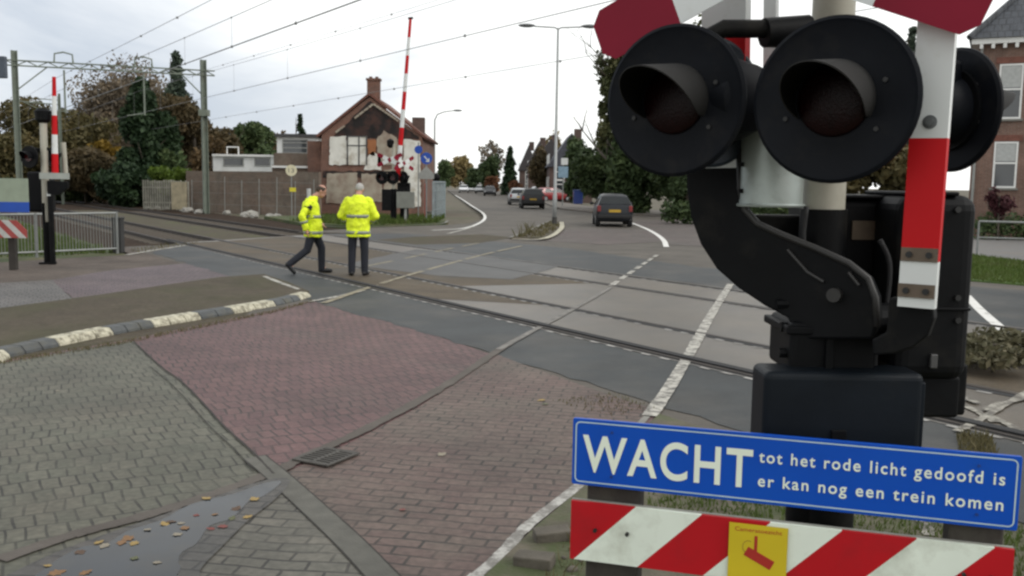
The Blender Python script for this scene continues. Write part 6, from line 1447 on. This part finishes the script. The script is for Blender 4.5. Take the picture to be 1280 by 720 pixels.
for qx, qz in ((sx_of(765, 560), 0.33), (sx_of(765, 580), -0.33), (sx_of(1222, 600), 0.33), (sx_of(1222, 620), -0.33)):
    mb = MB(); mb.tube([(qx, -0.005, qz * SH), (qx, -0.009, qz * SH)], 0.0045, 10); mb.build('screw', mat('blue_screw', (0.02, 0.06, 0.26), 0.4, metal=0.4), o)
x0, x1 = sx_of(729, 560), sx_of(941, 580)
text_mesh('large_lettering', 'WACHT', sign_w, o, on_sign(x0, -SH * 0.275), width=x1 - x0, size=SH * 0.555 / 0.72, bold=0.0028, spacing=1.14)
x0, x1 = sx_of(949, 570), sx_of(1256, 598)
text_mesh('small_lettering', 'tot het rode licht gedoofd is', sign_w, o, on_sign(x0, SH * 0.10), width=x1 - x0, size=0.050, bold=0.0006, spacing=1.22)
text_mesh('small_lettering', 'er kan nog een trein komen', sign_w, o, on_sign(x0, -SH * 0.245), width=x1 - x0, size=0.050, bold=0.0006, spacing=1.22)

# ---- striped guard rail with its posts
zt2 = (P(714, 621, 2.92).z + P(1267, 690, 2.57).z) / 2; zb2 = zt2 - 0.192
xl_, xr_ = sx_of(714, 640), sx_of(1267, 700)
o = grd = thing('guard_rail', 'red and white striped board on dark timber posts below the blue sign', 'barrier board', Vector((smid.x, smid.y, 0.02)), ang); o.rotation_euler = (0, 0, ang)
zc = (zt2 + zb2) / 2 - 0.02; tilt = slope * 1.0
sbm = MB(); stripes(sbm, xl_, xr_, -0.096, 0.096, -0.004, 6.25, off=1.06, slant=1.0, th=0.012)
st_red = mat('stripe_red', (0.43, 0.006, 0.012), 0.5, 0.08, 3, 0.03, spec=0.25, dirt=(0.30, 0.012, 0.016), dscale=4, dlo=0.5, dhi=0.8); st_wh = mat('stripe_white', (0.72, 0.78, 0.69), 0.5, 0.05, 4, 0.03, dirt=(0.46, 0.48, 0.40), dscale=5, dlo=0.5, dhi=0.75)
so = sbm.build('striped_board', [st_red, st_wh], o); so.location = (0, 0, zc); so.rotation_euler = (0, -tilt, 0)
mb = MB(); mb.box(((xl_ + xr_) / 2, 0.014, 0), (xr_ - xl_, 0.012, 0.197)); bk = mb.build('backing_board', mat('board_edge_grey', (0.27, 0.27, 0.24), 0.8, 0.15, 8), o); bk.location = (0, 0, zc); bk.rotation_euler = (0, -tilt, 0)
for qx in (sx_of(745, 650), sx_of(785, 655), sx_of(1205, 700), sx_of(1240, 705)):
    mb = MB(); mb.tube([(qx, -0.008, 0.01), (qx, -0.020, 0.01)], 0.006, 10); q_ = mb.build('screw', MATS['screw_dark'], o); q_.location = (0, 0, zc); q_.rotation_euler = (0, -tilt, 0)
timber = mat('post_timber', (0.040, 0.034, 0.029), 0.9, 0.3, 5, 0.5, dirt=(0.07, 0.065, 0.05), dscale=3)
for px, py, w in ((765, 613, 0.17), (1222, 670, 0.145)):
    x = sx_of(px, py); mb = MB(); mb.box((x, 0.075, 0.52), (w, 0.1, 1.04)); mb.build('post', timber, o, bevel=0.008)
st_y = mat('sticker_yellow', (0.56, 0.43, 0.008), 0.55, 0.06, 6); x0, x1 = sx_of(911, 680), sx_of(984, 690); xm = (x0 + x1) / 2; sw = x1 - x0
stk = thing('camera_sticker', 'yellow camera notice with a red camera symbol stuck on the striped board', 'sticker', grd.location + Matrix.Rotation(ang, 3, 'Z') @ Vector((xm, -0.0125, zc - math.tan(slope) * -xm)), ang)
stk.rotation_euler = (0, -tilt, ang)
mb = MB(); mb.box((0, 0, -0.004), (sw, 0.002, 0.182)); mb.build('yellow_sheet', st_y, stk)
st_r = mat('sticker_red', (0.36, 0.02, 0.012), 0.5, 0.06, 6)
mb = MB(); mb.box((-0.006, -0.0016, 0.022), (0.009, 0.0012, 0.062)); mb.bar((-0.034, -0.0018, 0.004), (0.044, -0.0018, -0.034), 0.001, 0.030); mb.build('camera_symbol', st_r, stk)
mb = MB(); mb.tube([(-0.028 + 0.016 * math.cos(a), -0.0015, 0.016 + 0.020 * math.sin(a)) for a in [R_(60 + 20 * i) for i in range(11)]], 0.0009, 4); mb.build('loop', mat('sticker_line', (0.25, 0.13, 0.03), 0.6), stk)
text_mesh('lettering', 'Cameratoezicht', st_r, stk, Matrix.Translation((-sw * 0.40, -0.0014, 0.064)) @ Matrix.Rotation(PI / 2, 4, 'X'), width=sw * 0.8, size=0.018, depth=0.0002)

# ================================================================== LITTER, WEEDS, GRASS
lf_cols = {'yellow': mat('litter_yellow', (0.27, 0.18, 0.05), 0.6, 0.2, 30), 'orange': mat('litter_orange', (0.18, 0.09, 0.03), 0.6, 0.2, 30), 'red': mat('litter_red', (0.15, 0.03, 0.022), 0.6, 0.2, 30), 'pale': mat('litter_pale', (0.22, 0.19, 0.14), 0.6, 0.15, 30), 'brown': mat('litter_brown', (0.08, 0.045, 0.025), 0.7, 0.2, 30), 'green': mat('litter_green', (0.08, 0.085, 0.032), 0.6, 0.2, 30)}
proto = {}
def leaf(px, py, col, sc=1.0, z=0.0215, label=None, group=None):
    if col not in proto:
        ol = [(0, -0.05), (0.012, -0.03), (0.034, -0.022), (0.026, -0.006), (0.042, 0.012), (0.022, 0.018), (0.016, 0.040), (0, 0.055), (-0.015, 0.038), (-0.024, 0.016), (-0.040, 0.010), (-0.027, -0.008), (-0.032, -0.024), (-0.010, -0.030)]
        mb = MB(); vs = [Vector((x, y, 0.001 + 2.2 * x * x + 1.5 * y * y * (y > 0))) for x, y in ol] + [Vector((0, 0, 0.001))]; n = len(ol)
        mb.add(vs, [(i, (i + 1) % n, n) for i in range(n)]); m_ = mb.build('fallen_leaf', lf_cols[col]); proto[col] = m_; c = m_
    else: c = proto[col].copy(); COL.objects.link(c)
    c.location = G(px, py, z); c.rotation_euler = (random.uniform(-.1, .1), random.uniform(-.1, .1), random.uniform(0, 6.3)); sc *= 0.68; c.scale = (sc, sc * random.uniform(.75, 1.15), sc * random.uniform(0.4, 1.1))
    tag(c, label or col + ' fallen leaf lying in the puddle at the lower left', 'leaf', group or (col + ' leaves in the puddle')); return c
for px, py, col, sc in ((258, 623, 'yellow', 1.0), (160, 673, 'orange', 1.25), (152, 678, 'orange', 1.0), (168, 679, 'yellow', 1.0), (131, 682, 'pale', 1.0), (123, 678, 'yellow', .8), (100, 690, 'brown', 1.1), (206, 655, 'yellow', 1.0), (213, 652, 'brown', .9), (231, 660, 'orange', 1.0), (222, 668, 'pale', 1.1), (226, 654, 'pale', .8), (279, 658, 'red', 1.1), (264, 661, 'red', .7), (295, 636, 'brown', 1.1), (245, 644, 'red', .7), (268, 643, 'orange', .7), (168, 698, 'green', .9), (196, 703, 'pale', .8), (70, 716, 'orange', 1.3), (106, 716, 'orange', .9), (60, 707, 'yellow', .7), (318, 624, 'yellow', 1.2), (309, 646, 'yellow', .9), (290, 648, 'green', .8), (184, 662, 'pale', .8)):
    leaf(px, py, col, sc)
leaf(677, 500, 'yellow', 1.2, 0.014, 'single yellow leaf on the bricks near the asphalt strip', 'single leaves on the bricks'); leaf(552, 568, 'pale', 1.3, 0.014, 'pale curled leaf on the bricks right of the drain', 'single leaves on the bricks'); leaf(503, 637, 'red', .8, 0.014, 'reddish leaf on the brick lane below the drain', 'single leaves on the bricks')
leaf(682, 505, 'green', 1.0, 0.014, 'greenish leaf beside the single yellow leaf', 'single leaves on the bricks'); leaf(72, 488, 'pale', .7, 0.014, 'small white scrap on the grey pavers at the left', 'single leaves on the bricks')

gr1 = leaf_mat('grass_blade', (0.045, 0.075, 0.015), (0.085, 0.125, 0.025), (0.08, 0.085, 0.032), 0.3)
gr2 = leaf_mat('weed_blade', (0.07, 0.065, 0.028), (0.12, 0.105, 0.05), (0.17, 0.14, 0.075), 0.25)
def blades(name, pts, h, m, seed=1, w=0.006, kind='stuff', wild=0.35, label=None):
    rng = np.random.default_rng(seed); p = np.array(pts); n = len(p)
    a = rng.random(n) * 2 * PI; d = np.stack([np.cos(a), np.sin(a), np.zeros(n)], 1); hh = h * (0.5 + rng.random(n))[:, None]
    ln = np.stack([rng.normal(size=n), rng.normal(size=n), np.zeros(n)], 1) * wild * hh
    up = np.array([0, 0, 1.0]) * hh
    v = np.stack([p - d * w, p + d * w, p + up * 0.6 + ln * 0.5 + d * w * 0.6, p + up + ln], 1).reshape(-1, 3)
    o = mesh_quads(name, v, m); o['kind'] = kind; return o
def scatter(poly, n, z, rng):
    xs = [p.x for p in poly]; ys = [p.y for p in poly]; o = []
    def inside(x, y):
        c = False; j = len(poly) - 1
        for i in range(len(poly)):
            if (poly[i].y > y) != (poly[j].y > y) and x < (poly[j].x - poly[i].x) * (y - poly[i].y) / (poly[j].y - poly[i].y) + poly[i].x: c = not c
            j = i
        return c
    while len(o) < n:
        x, y = rng.uniform(min(xs), max(xs)), rng.uniform(min(ys), max(ys))
        if inside(x, y): o.append((x, y, z))
    return o
rng = np.random.default_rng(5)
near = [Vector(v) for v in ((0.62, 4.4, 0), (3.6, 3.2, 0), (3.6, 4.4, 0), (1.0, 6.3, 0))]
blades('grass', scatter(near, 8000, 0.02, rng), 0.032, gr1, 2, 0.005)
vg = [Vector(v) for v in ((0.15, 4.2, 0), (0.55, 4.2, 0), (0.95, 6.2, 0), (0.75, 6.2, 0))]
blades('grass', scatter(vg, 500, 0.02, rng), 0.045, gr2, 3, 0.004)
blades('grass', scatter([RW(4.6, 26.3), RW(4.4, 42), RW(-6, 42), G(-40, 322), G(150, 315)], 14000, -0.03, rng), 0.16, gr1, 4, 0.018)
blades('grass', scatter([G(1205, 351), G(1290, 358), Vector((17, 22, 0)), G(1290, 330), G(1205, 319)], 9000, 0.03, rng), 0.07, gr1, 6, 0.014)
blades('grass', scatter(gp([(360, 277), (440, 283), (548, 279), (556, 273), (430, 272)]), 3500, 0.03, rng), 0.22, gr1, 7, 0.03)
blades('weeds', scatter(gp([(640, 299), (664, 288), (690, 277), (700, 281), (700, 287), (676, 298)]), 260, 0.05, rng), 0.10, gr2, 8, 0.03)
blades('weeds', scatter(gp([(640, 299), (660, 290), (668, 294), (656, 299)]), 36, 0.05, rng), 0.38, gr2, 9, 0.022, wild=0.45)
blades('weeds', scatter(gp([(1196, 545), (1236, 545), (1248, 568), (1200, 572)]), 420, 0.005, rng), 0.05, gr2, 10, 0.006)
blades('weeds', scatter(gp([(690, 502), (770, 492), (826, 514), (760, 522)]), 260, 0.006, rng), 0.022, gr2, 11, 0.005)
blades('weeds', scatter(gp([(0, 452), (150, 428), (345, 388), (390, 376), (392, 378), (345, 391), (150, 432), (0, 457)]), 1500, 0.006, rng), 0.03, gr2, 12, 0.004)
blades('weeds', scatter(gp([(160, 312), (240, 302), (250, 305), (170, 318)]), 250, -0.06, rng), 0.12, gr2, 13, 0.015)
sh = leaf_mat('leaf_weedy', (0.065, 0.066, 0.035), (0.115, 0.105, 0.06), (0.17, 0.14, 0.085), 0.2)
for i, (px, py, w, h) in enumerate(((1240, 466, 1.2, .36), (1278, 455, 1.1, .4), (1215, 452, .8, .34))):
    b = G(px, py, 0.01); tree('weedy_shrub', ('low weedy shrub beside the white kerb line, middle of three', 'low weedy shrub cut by the right picture edge', 'low weedy shrub half hidden by the black barrier housing')[i], b, h, w, sh, 1500, 0.035, lo=0.0, seed=60 + i, cat='bush', nclump=18, trunk_r=0.012)
# loose stones and broken pavers on the near verge
stn = mat('verge_stone', (0.10, 0.088, 0.07), 0.9, 0.25, 9, 0.5); mb = MB(); rng = np.random.default_rng(9)
for x, y, z in scatter(vg, 70, 0.025, rng):
    s_ = 0.012 + 0.028 * rng.random() ** 2; mb.ellipsoid((x, y, z), (s_ * 1.3, s_, s_ * 0.6), 7, 5, Matrix.Rotation(rng.random() * 6, 3, 'Z'))
so = mb.build('gravel', stn); so['kind'] = 'stuff'
for i, (px, py, r_, lab) in enumerate(((690, 668, 12, 'loose grey paver on the verge left of the striped board'), (668, 700, -20, 'loose grey paver on the verge nearest the bottom edge'))):
    c = G(px, py, 0.045); mb = MB(); mb.box((0, 0, 0), (0.19, 0.095, 0.06)); q = mb.build('loose_paver', stn, bevel=0.008); q.location = c; q.rotation_euler = (0.08, -0.05, R_(r_)); tag(q, lab, 'paver', 'loose pavers on the verge')
